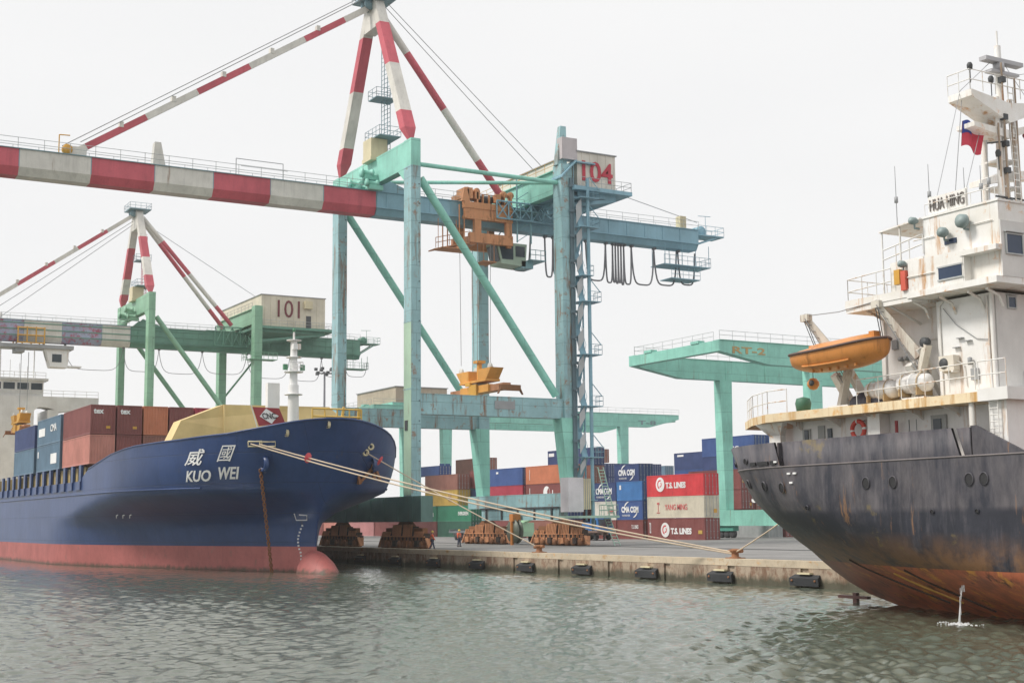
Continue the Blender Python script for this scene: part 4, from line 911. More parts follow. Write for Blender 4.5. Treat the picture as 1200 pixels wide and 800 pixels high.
rh = rloft([-1.4, -.6, 0, .5, 1, 1.5, 2, 2.5, 3, 3.5, 4, 4.45, 5, 5.5, 6, 6.4], None).build('hull', RH, rs, recalc=False); weld(rh)
# sheer strake and bulwark with its two recesses
def strip(pf, Ls, z0, z1, th, name, mat, par):
    mb = MB()
    for s in (-1, 1):
        A = [pf(L, z0, s) for L in Ls]; B = [pf(L, z1, s) for L in Ls]; n = len(Ls)
        C = [Vector((p.x, RCY+(p.y-RCY)-s*th, p.z)) for p in A]; D = [Vector((p.x, RCY+(p.y-RCY)-s*th, p.z)) for p in B]
        mb.add(A+B+C+D, [f for k in range(n-1) for f in ((k, k+1, n+k+1, n+k), (n+k, n+k+1, 3*n+k+1, 3*n+k), (3*n+k, 3*n+k+1, 2*n+k+1, 2*n+k))], 0, True)
    return mb.build(name, mat, par)
o55 = 55.55
mb = MB()
Lx = lambda X, z: X-interp(z, RXT)
Ls1 = [0, .1, .3, .6, 1, 1.6, 2.3, 3, 4, 5, 6, 7, Lx(-47.2, 7)]
strip(rpt, Ls1, 6.42, 7.52, .12, 'bulwark', RH, rs)
strip(lambda L, z, s: rpt(L, z, s, -.28), [Lx(-47.2, 7), 9, Lx(-45.4, 7)], 6.42, 7.52, .12, 'bulwark', RH, rs)
strip(rpt, [Lx(-45.35, 7), 11, 12, 14, 16, 17.5, Lx(-36.9, 7)], 6.42, 7.52, .12, 'bulwark', RH, rs)
strip(lambda L, z, s: rpt(L, z, s, -.28), [Lx(-36.9, 7), Lx(-36.2, 7)], 6.42, 7.52, .12, 'bulwark', RH, rs)
mb = MB()
for s in (-1, 1):
    y = RCY+s*(RHB-.02); mb.prism([(-36.15, y, 6.42), (-36.15, y, 7.56), (-35.9, y, 7.56), (-33.6, y, 6.42)], (0, -s*.12, 0)); mb.box(-36.2, -36.1, min(y, y-s*.5), max(y, y-s*.5), 6.42, 7.5); mb.box(-47.25, -47.15, min(RCY+s*7.0, RCY+s*7.5), max(RCY+s*7.0, RCY+s*7.5), 6.42, 7.5)
mb.build('bulwark', RH, rs)
MB().path([rpt(L, 6.42, -1, .01) for L in RLS[:-1]], .035, 5).build('rubbing_strake', paint('worn grey strake', (.17, .15, .15), .4, .5), rs)
mb = MB()
for a, b in zip(RLS[:-1], RLS[1:]): mb.add([rpt(a, 6.38, -1, -.02), rpt(b, 6.38, -1, -.02), rpt(b, 6.38, 1, -.02), rpt(a, 6.38, 1, -.02)], [(0, 1, 2, 3)])
mb.build('deck', paint('deck red oxide', (.20, .09, .06), .2, .3, .8), rs)
hol = plain('scupper black', (.008, .008, .01))
def oval(X, z, rx, rz, mat, par, name='porthole', rim=True):
    p = rX(X, z, -1, 0); q = rX(X+.2, z, -1, 0); tx = (q-p).normalized(); r1 = rX(X, z+.2, -1, 0); tz = (r1-p).normalized(); nn = tx.cross(tz).normalized()
    if nn.y > 0: nn = -nn
    mb = MB(); n = 16; c = [p+nn*.03+tx*math.cos(2*math.pi*k/n)*rx+tz*math.sin(2*math.pi*k/n)*rz for k in range(n)]
    c2 = [p+nn*.055+tx*math.cos(2*math.pi*k/n)*rx*1.16+tz*math.sin(2*math.pi*k/n)*rz*1.16 for k in range(n)]; c3 = [v-nn*.05 for v in c2]
    mb.add(c, [tuple(range(n))], 0)
    if rim: mb.add([v+nn*.025 for v in c]+c2+c3, [(k, (k+1) % n, n+(k+1) % n, n+k) for k in range(n)]+[(n+k, n+(k+1) % n, 2*n+(k+1) % n, 2*n+k) for k in range(n)], 1, True)
    mb.build(name, [mat, RH], par)
for X, z in ((-50.7, 5.75), (-48.7, 5.6), (-47.1, 5.5), (-41.7, 5.55), (-40.2, 5.55), (-36.3, 5.55), (-35.6, 5.55)): oval(X, z, .19, .22, hol, rh)
oval(-52.4, 6.75, .25, .13, hol, rh, 'fairlead'); oval(-50.1, 6.8, .2, .13, hol, rh, 'fairlead'); oval(-45.5, 4.6, .1, .1, hol, rh, 'drain'); oval(-38.2, 4.35, .08, .08, hol, rh, 'drain'); oval(-36.0, 4.35, .08, .08, hol, rh, 'drain')
mb = MB()
for a, b in ((-49.6, -49.0), (-48.8, -47.9), (-47.7, -47.3)): p, q = rX(a, 6.62, -1, .03), rX(b, 6.62, -1, .03); mb.beam(p, q, .06, .17)
mb.build('freeing_port', hol, rh)
mb = MB()
for X, z in ((-52.6, 5.05), (-52.3, 5.0), (-52.0, 4.95), (-46.4, 6.1), (-46.0, 6.1), (-46.3, 5.7), (-47.3, 6.65)): p = rX(X, z, -1, .03); mb.box(p.x-.1, p.x+.1, p.y-.03, p.y+.03, z-.04, z+.04)
mb.build('draught_marks', WHTX, rh)
# propeller guard fins and the rudder head standing out of the water
mb = MB()
for i, (x0, z0, x1, z1) in enumerate(((-46.0, 2.3, -41.8, .55), (-41.5, 2.0, -38.9, .35), (-43.0, 1.8, -40.6, .6))):
    pts = [rX(x0+(x1-x0)*k/7, z0+(z1-z0)*(k/7)**.8, -1, .02) for k in range(8)]
    mb.path(pts, .06, 5, 1 if i == 2 else 0)
mb.build('bilge_strake', [plain('dark rust and gap shade', (.05, .025, .02)), paint('ochre rust', (.50, .28, .05), .2, .3)], rh)
mb = MB().box(-51.6, -49.6, 48.38, 48.62, .22, .36).box(-50.6, -50.35, 48.4, 48.6, -1, .5).hexa([(-51.2, 48.35, -2), (-49.4, 48.35, -2), (-49.4, 48.65, -2), (-51.2, 48.65, -2)], [(-51.0, 48.4, -.3), (-49.7, 48.4, -.3), (-49.7, 48.6, -.3), (-51.0, 48.6, -.3)])
mb.build('rudder', paint('red lead', (.10, .035, .03), .4, .5), rs)
# cooling water falling from the side
p = rX(-38.2, 1.5, -1, .02)
mb = MB(); pts = [p+Vector((0, -.05-.35*f, -.08*f-1.38*f*f)) for f in [k/10 for k in range(11)]]; mb.path(pts, [.012, .014, .016, .018, .02, .022, .025, .028, .034, .04, .05], 8)
for k in range(8): f = random.random(); q = p+Vector((random.uniform(-.08, .08), -.1-.35*f, -1.4*f*f)); mb.path([q, q+Vector((0, 0, -.25))], .02, 4)
water_m = bpy.data.materials.new('falling water'); water_m.use_nodes = True; bb_ = water_m.node_tree.nodes['Principled BSDF']; bb_.inputs['Base Color'].default_value = (.85, .87, .88, 1); bb_.inputs['Roughness'].default_value = .2; bb_.inputs['Alpha'].default_value = .6
tag(mb.build('water_jet', water_m), 'thin jet of cooling water falling from the rusty hull into the harbour', 'water jet', kind='stuff')
mb = MB()
for k in range(110):
    a = random.uniform(0, 6.28); r = .75*random.random()**.8; q = (pts[-1].x+r*math.cos(a)*1.5, pts[-1].y+r*math.sin(a)*.8, .03); s = random.uniform(.01, .05)*(1.4-r)
    mb.lathe(q, [(s*1.7, -.03), (s*1.2, .0), (s*.6, .02), (0, .03)], 6)
tag(mb.build('foam', water_m), 'white foam splash on the water where the jet from the rusty hull lands', 'foam', kind='stuff')

# stern house
dh = MB()
dh.box(-47.6, -34.8, 42.3, 54.7, 6.4, 8.45); dh.box(-52.2, -47.6, 44.9, 52.1, 6.4, 8.45)
dh.box(-42.6, -35.72, 43.0, 54.0, 8.85, 12.72); dh.box(-38.6, -35.72, 42.1, 43.0, 8.93, 12.72); dh.box(-38.6, -35.72, 54, 54.9, 8.93, 12.72)
dh.box(-35.55, -34.72, 41.3, 42.3, 6.4, 8.45)
house = dh.build('deckhouse', WHITE, rs)
# boat deck slab with its worn yellow edge
mb = MB()
def slab(x0, x1, yin, z0, z1, mi):
    mb.prism([(x0, RCY-5.0, z0), (x0+2.4, 41.9, z0), (x0+4.5, 41.0, z0), (x1, 41.0, z0), (x1, 56.0, z0), (x0+4.5, 56.0, z0), (x0+2.4, 55.1, z0), (x0, RCY+5, z0)], (0, 0, z1-z0), mi)
slab(-52.4, -35.8, 0, 8.45, 8.82, 0); mb.build('boat_deck', paint('worn yellow deck edge', (.74, .60, .40), 1.0, .5, .6, rustcol=(.50, .26, .06)), rs)
MB().box(-35.8, -34.4, 41.0, 56, 8.45, 8.92).build('boat_deck', WHITE, rs)
mb = MB()
for x in (-47.0, -44.6, -42.2, -39.8, -37.9): mb.prism([(x, 42.3, 8.45), (x, 42.3, 8.05), (x, 42.0, 8.25), (x, 41.4, 8.4), (x, 41.2, 8.45)], (.08, 0, 0))
mb.prism([(-49.4, 41.6, 8.45), (-48.9, 42.0, 7.9), (-48.9, 42.0, 6.4), (-47.9, 41.8, 6.4), (-47.9, 41.8, 7.9), (-47.4, 41.5, 8.45)], (0, .3, 0))
mb.tube((-36.3, 41.25, 6.4), (-36.3, 41.25, 8.45), .13, 8); mb.box(-42.3, -41.6, 41.7, 42.28, 6.4, 8.44)
mb.build('bracket', WHITER, rs)
# doors, windows, pipes of the lower house
mb = MB().box(-46.9, -46.4, 42.23, 42.3, 6.9, 8.1).box(-45.9, -45.5, 42.23, 42.3, 6.9, 8.2); mb.box(-39.3, -38.5, 42.22, 42.3, 6.45, 8.2); mb.build('door', paint('grey door', (.35, .36, .35), .3, .3), house)
MB().box(-46.75, -46.5, 42.2, 42.23, 7.1, 8.05).box(-39.15, -38.75, 42.18, 42.22, 7.0, 8.05).box(-45.3, -45.05, 42.23, 42.3, 7.2, 8.05).build('window', GLASS, house)
MB().tube((-41.0, 42.05, 6.4), (-41.0, 42.05, 8.1), .07, 6).lathe((-41.3, 41.95, 6.9), [(0, -.2), (.15, -.2), (.15, .2), (0, .2)], 8).tube((-41.3, 41.95, 6.4), (-41.3, 41.95, 7.2), .06, 5).build('fire_pipe', plain('red pipe', (.35, .05, .06)), house)
MB().path([(-40.4, 42.15, 8.1), (-40.4, 42.15, 7.2), (-39.9, 42.15, 7.2)], .03, 5).path([(-40.0, 42.15, 7.3), (-40.0, 42.15, 8.1)], .02, 5).build('cable', GREY, house)
lb = thing('lifebuoy', 'round red and white lifebuoy hung on the stern house wall under the boat deck', 'lifebuoy', (-43.05, 41.9, 7.85))
mb = MB(); n, m_ = 28, 8
vs = [(-43.05+(.36+.10*math.cos(2*math.pi*j/m_))*math.cos(2*math.pi*i/n), 41.9+.09*math.sin(2*math.pi*j/m_), 7.85+(.36+.10*math.cos(2*math.pi*j/m_))*math.sin(2*math.pi*i/n)) for i in range(n) for j in range(m_)]
mb.add(vs, [(i*m_+j, ((i+1) % n)*m_+j, ((i+1) % n)*m_+(j+1) % m_, i*m_+(j+1) % m_) for i in range(n) for j in range(m_)], 0, True)
mb.m = [1 if (k//m_) % 7 == 0 else 0 for k in range(len(mb.f))]
mb.build('ring', [plain('lifebuoy red', (.62, .07, .05)), WHTX], lb)
MB().tube((-43.05, 42.0, 8.2), (-43.05, 42.3, 8.25), .03, 5).build('hook', GREY, lb)
# upper decks
mb = MB()
mb.prism([(-42.6, 41.05, 12.72), (-38.9, 41.05, 12.72), (-38.9, 56, 12.72), (-42.6, 56, 12.72)], (0, 0, .2)); mb.box(-42.6, -38.9, 41.02, 41.1, 12.92, 13.25); mb.box(-42.65, -42.55, 41.05, 56, 12.92, 13.1)
mb.hexa([(-39.1, 41.0, 12.85), (-34.6, 41.0, 12.85), (-34.6, 56, 12.85), (-39.1, 56, 12.85)], [(-39.1, 41.0, 13.1), (-34.6, 41.0, 13.1), (-34.6, 56, 13.1), (-39.1, 56, 13.1)])
for x in (-41.6, -40.3, -39.0, -37.6, -36.2, -35.3): mb.path([(x, 41.25, 12.72), (x, 41.9, 12.5), (x, 43.0 if x < -39 else 42.12, 12.1)], .06, 5)
mb.build('bridge_deck', WHITER, rs)
mb = MB().box(-39.0, -36.2, 41.03, 41.13, 13.1, 14.35).box(-36.2, -34.62, 41.45, 42.4, 13.1, 14.1).box(-36.25, -36.15, 41.05, 42.4, 13.1, 14.35)
mb.box(-38.4, -34.65, 41.35, 55.7, 14.1, 16.0).box(-38.4, -34.75, 43.5, 53.5, 13.1, 14.1)
mb.box(-36.3, -34.55, 41.0, 41.35, 14.1, 14.3)
mb.box(-38.5, -34.6, 41.3, 55.8, 16.0, 16.08)
wh = mb.build('wheelhouse', WHITER, rs)
MB().box(-34.64, -34.58, 41.35, 55.7, 13.1, 15.25).box(-35.72, -35.66, 42.12, 54.9, 8.95, 12.7).build('front_bulkhead', paint('white paint in shade', (.60, .59, .57), .1, .2, rustcol=(.45, .25, .1)), rs)  # front faces carry their shade in the colour, greyer than the side white
mb = MB()
for y in (41.6, 43.2, 44.8, 46.4): mb.box(-34.58, -34.54, y, y+.85, 14.0, 14.72)
mb.box(-35.66, -35.62, 42.8, 43.2, 12.15, 12.65-.1).box(-37.4, -36.25, 41.0, 41.03, 13.35, 13.8).box(-35.66, -35.62, 43.5, 43.8, 9.1, 9.7).box(-37.3, -36.7, 41.31, 41.35, 14.75, 14.95); mb.build('window', paint('dark blue glass', (.015, .035, .08), 0, .1, .15), wh)
mb = MB().prism([(-40.7, 41.2, 15.85), (-38.4, 41.2, 16.0), (-38.4, 45, 16.0), (-40.7, 45, 15.85)], (0, 0, .06))
for x in (-40.6, -39.6): mb.tube((x, 41.3, 13.1), (x, 41.3, 15.9), .04, 5)
mb.rail([(-40.6, 41.3, 14.3), (-38.4, 41.3, 14.6)], .8, .03, .7); mb.box(-40.2, -38.4, 41.28, 41.34, 13.1, 14.5)
mb.build('canopy', WHITER, rs)
def frame(y0, y1, z0, z1, x): 
    mb = MB()
    for a in ((y0-.05, y1+.05, z0-.05, z0), (y0-.05, y1+.05, z1, z1+.05), (y0-.05, y0, z0, z1), (y1, y1+.05, z0, z1)): mb.box(x, x+.06, *a)
    mb.box(x, x+.12, y0-.1, y1+.1, z1+.08, z1+.11); mb.build('window_frame', GALV, wh)
for y in (41.6, 43.2, 44.8, 46.4): frame(y, y+.85, 14.0, 14.72, -34.57)
frame(42.8, 43.2, 12.15, 12.55, -35.65)
MB().box(-37.46, -36.19, 40.985, 41.0, 13.29, 13.35).box(-37.46, -36.19, 40.985, 41.0, 13.8, 13.86).build('window_frame', GALV, wh)
# plumbing, junction boxes and rails on the side walls
mb = MB().path([(-38.4, 42.05, 8.9), (-38.4, 42.05, 12.5), (-38.2, 42.05, 12.7)], .035, 5); mb.build('pipe', WHITER, house)
MB().path([(-36.0, 42.05, 8.9), (-36.0, 42.05, 12.6)], .03, 5).build('pipe', WHITER, house)
MB().box(-36.9, -36.6, 41.95, 42.1, 9.4, 9.85).box(-41.9, -41.6, 42.9, 43.0, 11.2, 11.6).build('junction_box', GREY, house)
MB().path([(-42.3, 42.93, 9.0), (-42.3, 42.93, 12.6)], .04, 5).path([(-40.2, 42.93, 9.0), (-40.2, 42.93, 11.4), (-39.3, 42.93, 11.4)], .03, 5).build('pipe', WHITER, house)
MB().path([(-38.9, 41.3, 15.2), (-37.8, 41.3, 15.2)], .025, 4).path([(-39.0, 40.98, 13.7), (-37.6, 40.98, 13.7)], .025, 4).path([(-35.9, 41.3, 15.3), (-34.9, 41.3, 15.3)], .025, 4).build('grab_rail', WHITER, wh)
# name board
nb = MB().box(-38.2, -36.3, 41.5, 41.56, 16.15, 16.85).box(-38.22, -38.12, 41.57, 41.62, 16.05, 16.9).box(-36.38, -36.28, 41.57, 41.62, 16.05, 16.9).build('name_board', WHITER, rs)
text('lettering', 'HUA HING', plain('dark lettering', (.16, .14, .13)), nb, (-38.1, 41.49, 16.26), (1, 0, 0), 1.75, .48, bold=.0)
# handrails
mb = MB().rail([(-52.3, RCY-4.9, 8.82), (-50.0, 42.0, 8.82), (-47.9, 41.1, 8.82), (-46.6, 41.1, 8.82)], 1.05, .025, .9).rail([(-42.3, 41.15, 8.82), (-36.0, 41.15, 8.92)], 1.05, .025, 1.2)
mb.rail([(-42.5, 41.1, 13.1), (-40.0, 41.1, 13.2)], 1.05, .025, .8).rail([(-42.5, 41.1, 13.1), (-42.5, 48, 13.1)], 1.05, .025, 1.2).rail([(-38.3, 41.4, 16.08), (-34.8, 41.4, 16.08)], .5, .02, 1.2, 1)
mb.rail([(-35.8, 41.1, 8.92), (-34.5, 41.1, 8.92)], 1.05, .025, .8)
mb.build('handrail', WHITER, rs)
MB().ladder((-35.2, 41.15, 6.4), (-35.2, 41.15, 8.92), (1, 0, 0), .4, .025, .25).tube((-35.75, 42.0, 8.9), (-35.75, 42.0, 12.7), .09, 6).build('ladder', WHITER, rs)
# mast
mx0, my0 = -40.3, 48.4
mb = MB()
for dx, dy in ((-.5, -.6), (.5, -.6), (-.5, .6), (.5, .6)): mb.tube((mx0+dx, my0+dy, 16), (mx0+dx*.7, my0+dy*.7, 22.5), .16, 8, r2=.12)
mb.tube((mx0+.3, my0-.1, 16), (mx0+.3, my0-.1, 24.9), .22, 10, r2=.14).tube((mx0+.3, my0-.1, 24.9), (mx0+.3, my0-.1, 25.6), .04, 5)
for z in (17.2, 18.4, 19.6, 20.8, 22): mb.box(mx0-.55, mx0+.55, my0-.6, my0+.6, z, z+.07)
mb.ladder((mx0+.75, my0+.2, 16), (mx0+.6, my0+.2, 23), (0, 1, 0), .35, .03, .3)
mast = mb.build('mast', WHITER, rs)
mb = MB().box(mx0+.1, mx0+.5, my0-1.1, my0+1.3, 24.1, 24.28).box(mx0+.1, mx0+.5, my0-.8, my0+1.0, 23.6, 23.72).lathe((mx0+.3, my0-.1, 23.7), [(0, 0), (.25, 0), (.25, .4), (0, .4)], 10).build('radar_scanner', paint('grey scanner', (.40, .40, .42), .1, .2), mast)
mb = MB()
mb.prism([(mx0-.6, my0-2.4, 22.5), (mx0-.6, my0-2.4, 22.2), (mx0-.6, my0, 21.3), (mx0-.6, my0+2.4, 22.2), (mx0-.6, my0+2.4, 22.5), (mx0-.6, my0, 22.2)], (1.3, 0, 0))
mb.prism([(mx0-.4, my0-2.2, 21.1), (mx0-.4, my0-2.2, 20.9), (mx0-.4, my0, 20.6), (mx0-.4, my0+2.4, 21.5), (mx0-.4, my0+2.4, 21.7), (mx0-.4, my0, 21.0)], (1.0, 0, 0))
mb.prism([(mx0-.3, my0-1.7, 18.6), (mx0-.3, my0-1.7, 18.35), (mx0-.3, my0, 18.8), (mx0-.3, my0+2.8, 19.2), (mx0-.3, my0+2.8, 19.5), (mx0-.3, my0, 19.2)], (.7, 0, 0))
mb.beam((mx0, my0+.3, 16.9), (mx0, my0+2.8, 18.2), .3, .25); mb.rail([(mx0+.65, my0-2.4, 22.5), (mx0+.65, my0+2.4, 22.5)], .9, .025, .8).rail([(mx0-.6, my0-2.4, 22.5), (mx0+.65, my0-2.4, 22.5)], .9, .025, .7)
mb.build('mast_platform', WHITER, mast)
mb = MB()
for y, z in ((my0-2.3, 23.4), (my0-1.0, 23.0), (my0+1.4, 23.0), (my0+1.8, 23.3), (my0-.8, 19.7), (my0+1.2, 18.6), (my0+1.3, 16.9)): mb.lathe((mx0+.6, y, z), [(0, 0), (.11, 0), (.13, .2), (.08, .3), (0, .3)], 8); mb.tube((mx0+.6, y, z-.6), (mx0+.6, y, z), .03, 4)
mb.build('navigation_light', DARK, mast)
MB().lathe((mx0+.6, my0+1.6, 21.0), [(0, -.42), (.3, -.36), (.5, 0), (.3, .36), (0, .42)], 14).build('dome', plain('dull red dome', (.33, .07, .09)), mast)
for a, b in (((mx0, my0-2.3, 22.6), (-38.5, 42, 16.1)), ((mx0, my0-1.2, 20.9), (-37.5, 42.5, 16.1)), ((mx0+.3, my0-.1, 24.5), (mx0, my0-2.3, 22.6)), ((mx0+.3, my0-.1, 24.5), (mx0, my0+2.3, 22.6)), ((mx0, my0+2.2, 21.6), (-38, 55, 16.1)), ((mx0+.2, my0, 23.5), (-20, 48.5, 20))):
    MB().tube(a, b, .015, 4).build('stay_wire', GREY, mast)
mb = MB()
for dy, z0, z1 in ((-.35, 16, 24.0), (.45, 16, 23.4), (.1, 16, 21.5), (-.75, 18.8, 21.2)): mb.tube((mx0+.65, my0+dy, z0), (mx0+.65, my0+dy, z1), .045, 5)
mb.build('cable_run', paint('rusty cable tray', (.32, .24, .17), .8, .6), mast)
mb = MB()
for z in (17.6, 19.0, 20.2, 21.4, 23.1): mb.box(mx0+.5, mx0+.75, my0-.45, my0-.2, z, z+.25)
mb.tube((mx0+.6, my0-1.5, 20.2), (mx0+.6, my0-.5, 20.4), .04, 5).tube((mx0+.6, my0-1.1, 17.9), (mx0+.6, my0+1.2, 17.9), .05, 5); mb.build('signal_gear', DARK, mast)
# antennas and floodlights on the wheelhouse top
mb = MB()
for x, y, h in ((-40.0, 41.6, 2.6), (-38.3, 41.7, 2.3), (-37.2, 42.5, 2.0), (-36.4, 43.0, 3.0), (-35.6, 41.6, 1.6)): mb.tube((x, y, 16), (x, y, 16+h), .03, 4, r2=.015); mb.lathe((x, y, 16+h*.4), [(0, 0), (.08, 0), (.08, .25), (0, .25)], 6)
mb.build('antenna', GREY, wh)
for x, z, r in ((-37.1, 15.2, .2), (-36.1, 15.45, .27), (-38.6, 15.95, .15), (-39.3, 14.3, .14)):
    MB().lathe((x, 41.1, z), [(0, -.25), (r, -.2), (r*1.05, .0), (r*.6, .15), (0, .2)], 12, 0, 'y').tube((x, 41.1, z-.3), (x, 41.35, z-.3), .05, 5).tube((x, 41.1, z-.3), (x, 41.1, z), .04, 5).build('floodlight', paint('grey green lamp', (.22, .28, .28), .2, .2), wh)
MB().box(-39.7, -39.4, 40.95, 41.15, 13.5, 14.1).build('rescue_light', YELO, wh); MB().box(-39.3, -39.05, 40.9, 41.1, 13.2, 14.0).build('lifejacket_box', plain('red box', (.6, .10, .06)), wh)
# air conditioner, rafts, lamps
ac = thing('air_conditioner', 'boxy white air conditioner unit with a dark round fan on the stern house wall', 'air conditioner', (-38.0, 41.8, 9.8))
MB().box(-38.25, -37.5, 41.7, 42.05, 9.85, 10.45).build('casing', paint('beige casing', (.70, .65, .56), .2, .2), ac)
MB().lathe((-38.0, 41.68, 10.15), [(0, -.03), (.2, -.03), (.22, .03)], 16, 0, 'y').build('fan', DARK, ac)
MB().box(-38.2, -38.1, 41.7, 42.08, 9.78, 9.85).box(-37.65, -37.55, 41.7, 42.08, 9.78, 9.85).path([(-37.5, 41.9, 10.2), (-37.3, 42.0, 10.1), (-37.2, 42.05, 9.2)], .025, 5).build('bracket', WHITER, ac)
MB().lathe((-36.9, 41.95, 10.0), [(0, 0), (.09, 0), (.09, .28), (0, .32)], 8).build('wall_lamp', GREY, house)
MB().path([(-38.2, 42.05, 12.4), (-37.6, 42.03, 11.7), (-36.6, 42.05, 11.0), (-36.0, 42.05, 10.9)], .018, 4).build('cable', GREY, house)
mb = MB()
for x, z in ((-37.4, 11.1), (-37.0, 10.95), (-37.6, 10.75)): mb.box(x-.15, x+.15, 41.95, 42.1, z, z+.03)
for x in (-41.4, -41.1): mb.lathe((x, 42.9, 10.75), [(0, -.1), (.1, -.1), (.1, .1), (0, .1)], 8, 0, 'y')
mb.build('step', GREY, house); MB().box(-41.0, -40.7, 42.93, 43, 9.85, 10.0).build('sign_plate', plain('green sign', (.03, .3, .12)), house)
raft0 = None
for i, (x, y, z, lab) in enumerate(((-41.4, 41.75, 9.38, 'white liferaft canister lying on the boat deck, the left one of two behind the rail'), (-39.6, 41.75, 9.5, 'white liferaft canister on the boat deck rail, the right one nearer the air conditioner'))):
    if raft0 is None:
        r_ = thing('liferaft_canister', lab, 'liferaft', (x, y, z), 'liferafts on the boat deck'); raft0 = r_
        MB().lathe((x, y, z), [(0, -.85), (.22, -.83), (.36, -.7), (.40, -.04), (.43, -.04), (.43, .04), (.40, .04), (.36, .7), (.22, .83), (0, .85)], 20, 0, 'x').build('canister', WHITE, r_)
        MB().box(x-.5, x-.44, y-.45, y+.45, z-.5, z-.2).box(x+.44, x+.5, y-.45, y+.45, z-.5, z-.2).lathe((x-.45, y, z), [(.42, -.03), (.44, 0), (.42, .03)], 20, 0, 'x').lathe((x+.45, y, z), [(.42, -.03), (.44, 0), (.42, .03)], 20, 0, 'x').build('cradle', paint('brown strap', (.40, .28, .14), .4, .3), r_)
    else: r_ = copy_tree(raft0); r_.location = (x, y, z); r_['label'] = lab
# lifeboat and davits
lf = thing('lifeboat', 'orange lifeboat hanging between two davits over the side of the stern house', 'lifeboat', (-43.0, 40.9, 10.3))
def lbpt(f, t, off=0):     # f along the boat 0..1 (aft..fore), t around the half section -1..1 from keel to gunwale
    x = -45.85+5.7*f; e = (1-abs(2*f-1)**2.6)**.5 if f > .0 and f < 1 else 0
    half = .92*e; keel = 10.32+.42*abs(2*f-1)**3; gun = 11.12+.12*abs(2*f-1)**2+.18*f
    a = t*math.pi/2; return Vector((x, 40.9+half*math.sin(a), gun-(gun-keel)*math.cos(a)**.8))
mb = MB(); nf, ntt = 26, 14; g = [lbpt(i/nf, -1+2*j/ntt) for i in range(nf+1) for j in range(ntt+1)]
mb.add(g, [(i*(ntt+1)+j, (i+1)*(ntt+1)+j, (i+1)*(ntt+1)+j+1, i*(ntt+1)+j+1) for i in range(nf) for j in range(ntt)], 0, True)
LBO = paint('lifeboat orange', (.58, .23, .05), .6, .6, .4, rustcol=(.25, .1, .03))
o = mb.build('boat_hull', LBO, lf, recalc=False); weld(o, .01)
mb = MB().path([lbpt(i/26, -1)+Vector((0, -.03, 0)) for i in range(27)], .06, 6).path([lbpt(i/26, 1)+Vector((0, .03, 0)) for i in range(27)], .06, 6); mb.build('gunwale', plain('dark rubbing band', (.10, .06, .05)), lf)
mb = MB(); g = []
for i in range(nf+1):
    f = i/nf; a, b = lbpt(f, -1), lbpt(f, 1)
    for j in range(9): q = a.lerp(b, j/8); q.z += .30*math.sin(math.pi*j/8)*(1-abs(2*f-1)**4)+(.12 if .3 < f < .85 else 0)*math.sin(math.pi*j/8); g.append(q)
mb.add(g, [(i*9+j, (i+1)*9+j, (i+1)*9+j+1, i*9+j+1) for i in range(nf) for j in range(8)], 0, True); mb.build('canopy', LBO, lf)
mb = MB().path([lbpt(i/26, -.55)+Vector((0, -.05, 0)) for i in range(6, 20)], .05, 5).box(-41.0, -40.7, 40.7, 41.1, 11.3, 11.75).box(-44.6, -44.3, 40.7, 41.1, 11.2, 11.55); 
for i in range(6): q = lbpt(.3+i*.09, -.3); mb.box(q.x-.05, q.x+.05, q.y-.1, q.y+.02, q.z-.08, q.z+.05)
mb.build('fender_rail', LBO, lf)
for x0 in (-44.9, -40.6):
    dl = 'aft davit, left of the two holding the orange lifeboat' if x0 < -42 else 'forward davit, right of the two holding the orange lifeboat'
    dv = thing('davit', 'pale steel '+dl, 'davit', (x0, 42, 8.85), 'davits of the orange lifeboat')
    mb = MB().beam((x0+.9, 42.6, 8.85), (x0+.9, 41.6, 10.3), .35, .3).beam((x0+1.5, 43.0, 8.85), (x0+1.2, 41.8, 10.9), .3, .3).box(x0+.6, x0+1.8, 41.4, 43.0, 8.8, 8.92)
    mb.build('davit_frame', WHITER, dv)
    mb = MB().beam((x0+1.2, 41.9, 10.6), (x0-.2, 41.0, 12.9), .38, .42, w2=.22, h2=.28).beam((x0+.7, 42.0, 8.7), (x0+1.8, 41.7, 11.0), .28, .28)
    mb.box(x0-.35, x0+.1, 40.85, 41.15, 12.7, 13.0); mb.build('davit_arm', paint('grimy davit paint', (.66, .62, .54), .7, .4), dv)
    mb = MB().lathe((x0-.1, 41, 12.85), [(0, -.1), (.18, -.1), (.18, .1), (0, .1)], 10, 0, 'y').tube((x0-.2, 40.95, 12.7), (x0+(.5 if x0 < -42 else .1), 40.9, 11.4), .025, 4).tube((x0-.05, 40.95, 12.7), (x0+(.6 if x0 < -42 else .2), 40.9, 11.4), .025, 4)
    mb.lathe((x0+1.7, 41.7, 11.1), [(0, -.12), (.2, -.12), (.2, .12), (0, .12)], 10, 0, 'y'); mb.build('fall_block', DARK, dv)
    MB().ladder((x0+1.35, 41.75, 9.9), (x0+.0, 40.95, 12.8), (0, 1, 0), .3, .02, .3).build('ladder', GREY, dv)
wire = MB().path([(-45.1, 41, 12.95), (-43, 41, 12.85), (-40.8, 41, 13.0)], .02, 4)
tag(wire.build('span_wire', GREY), 'thin wire strung between the tops of the two davits', 'wire')
br_ = thing('buoy', 'orange ball buoy hanging below the aft end of the lifeboat', 'buoy', (-44.9, 41.2, 9.9))
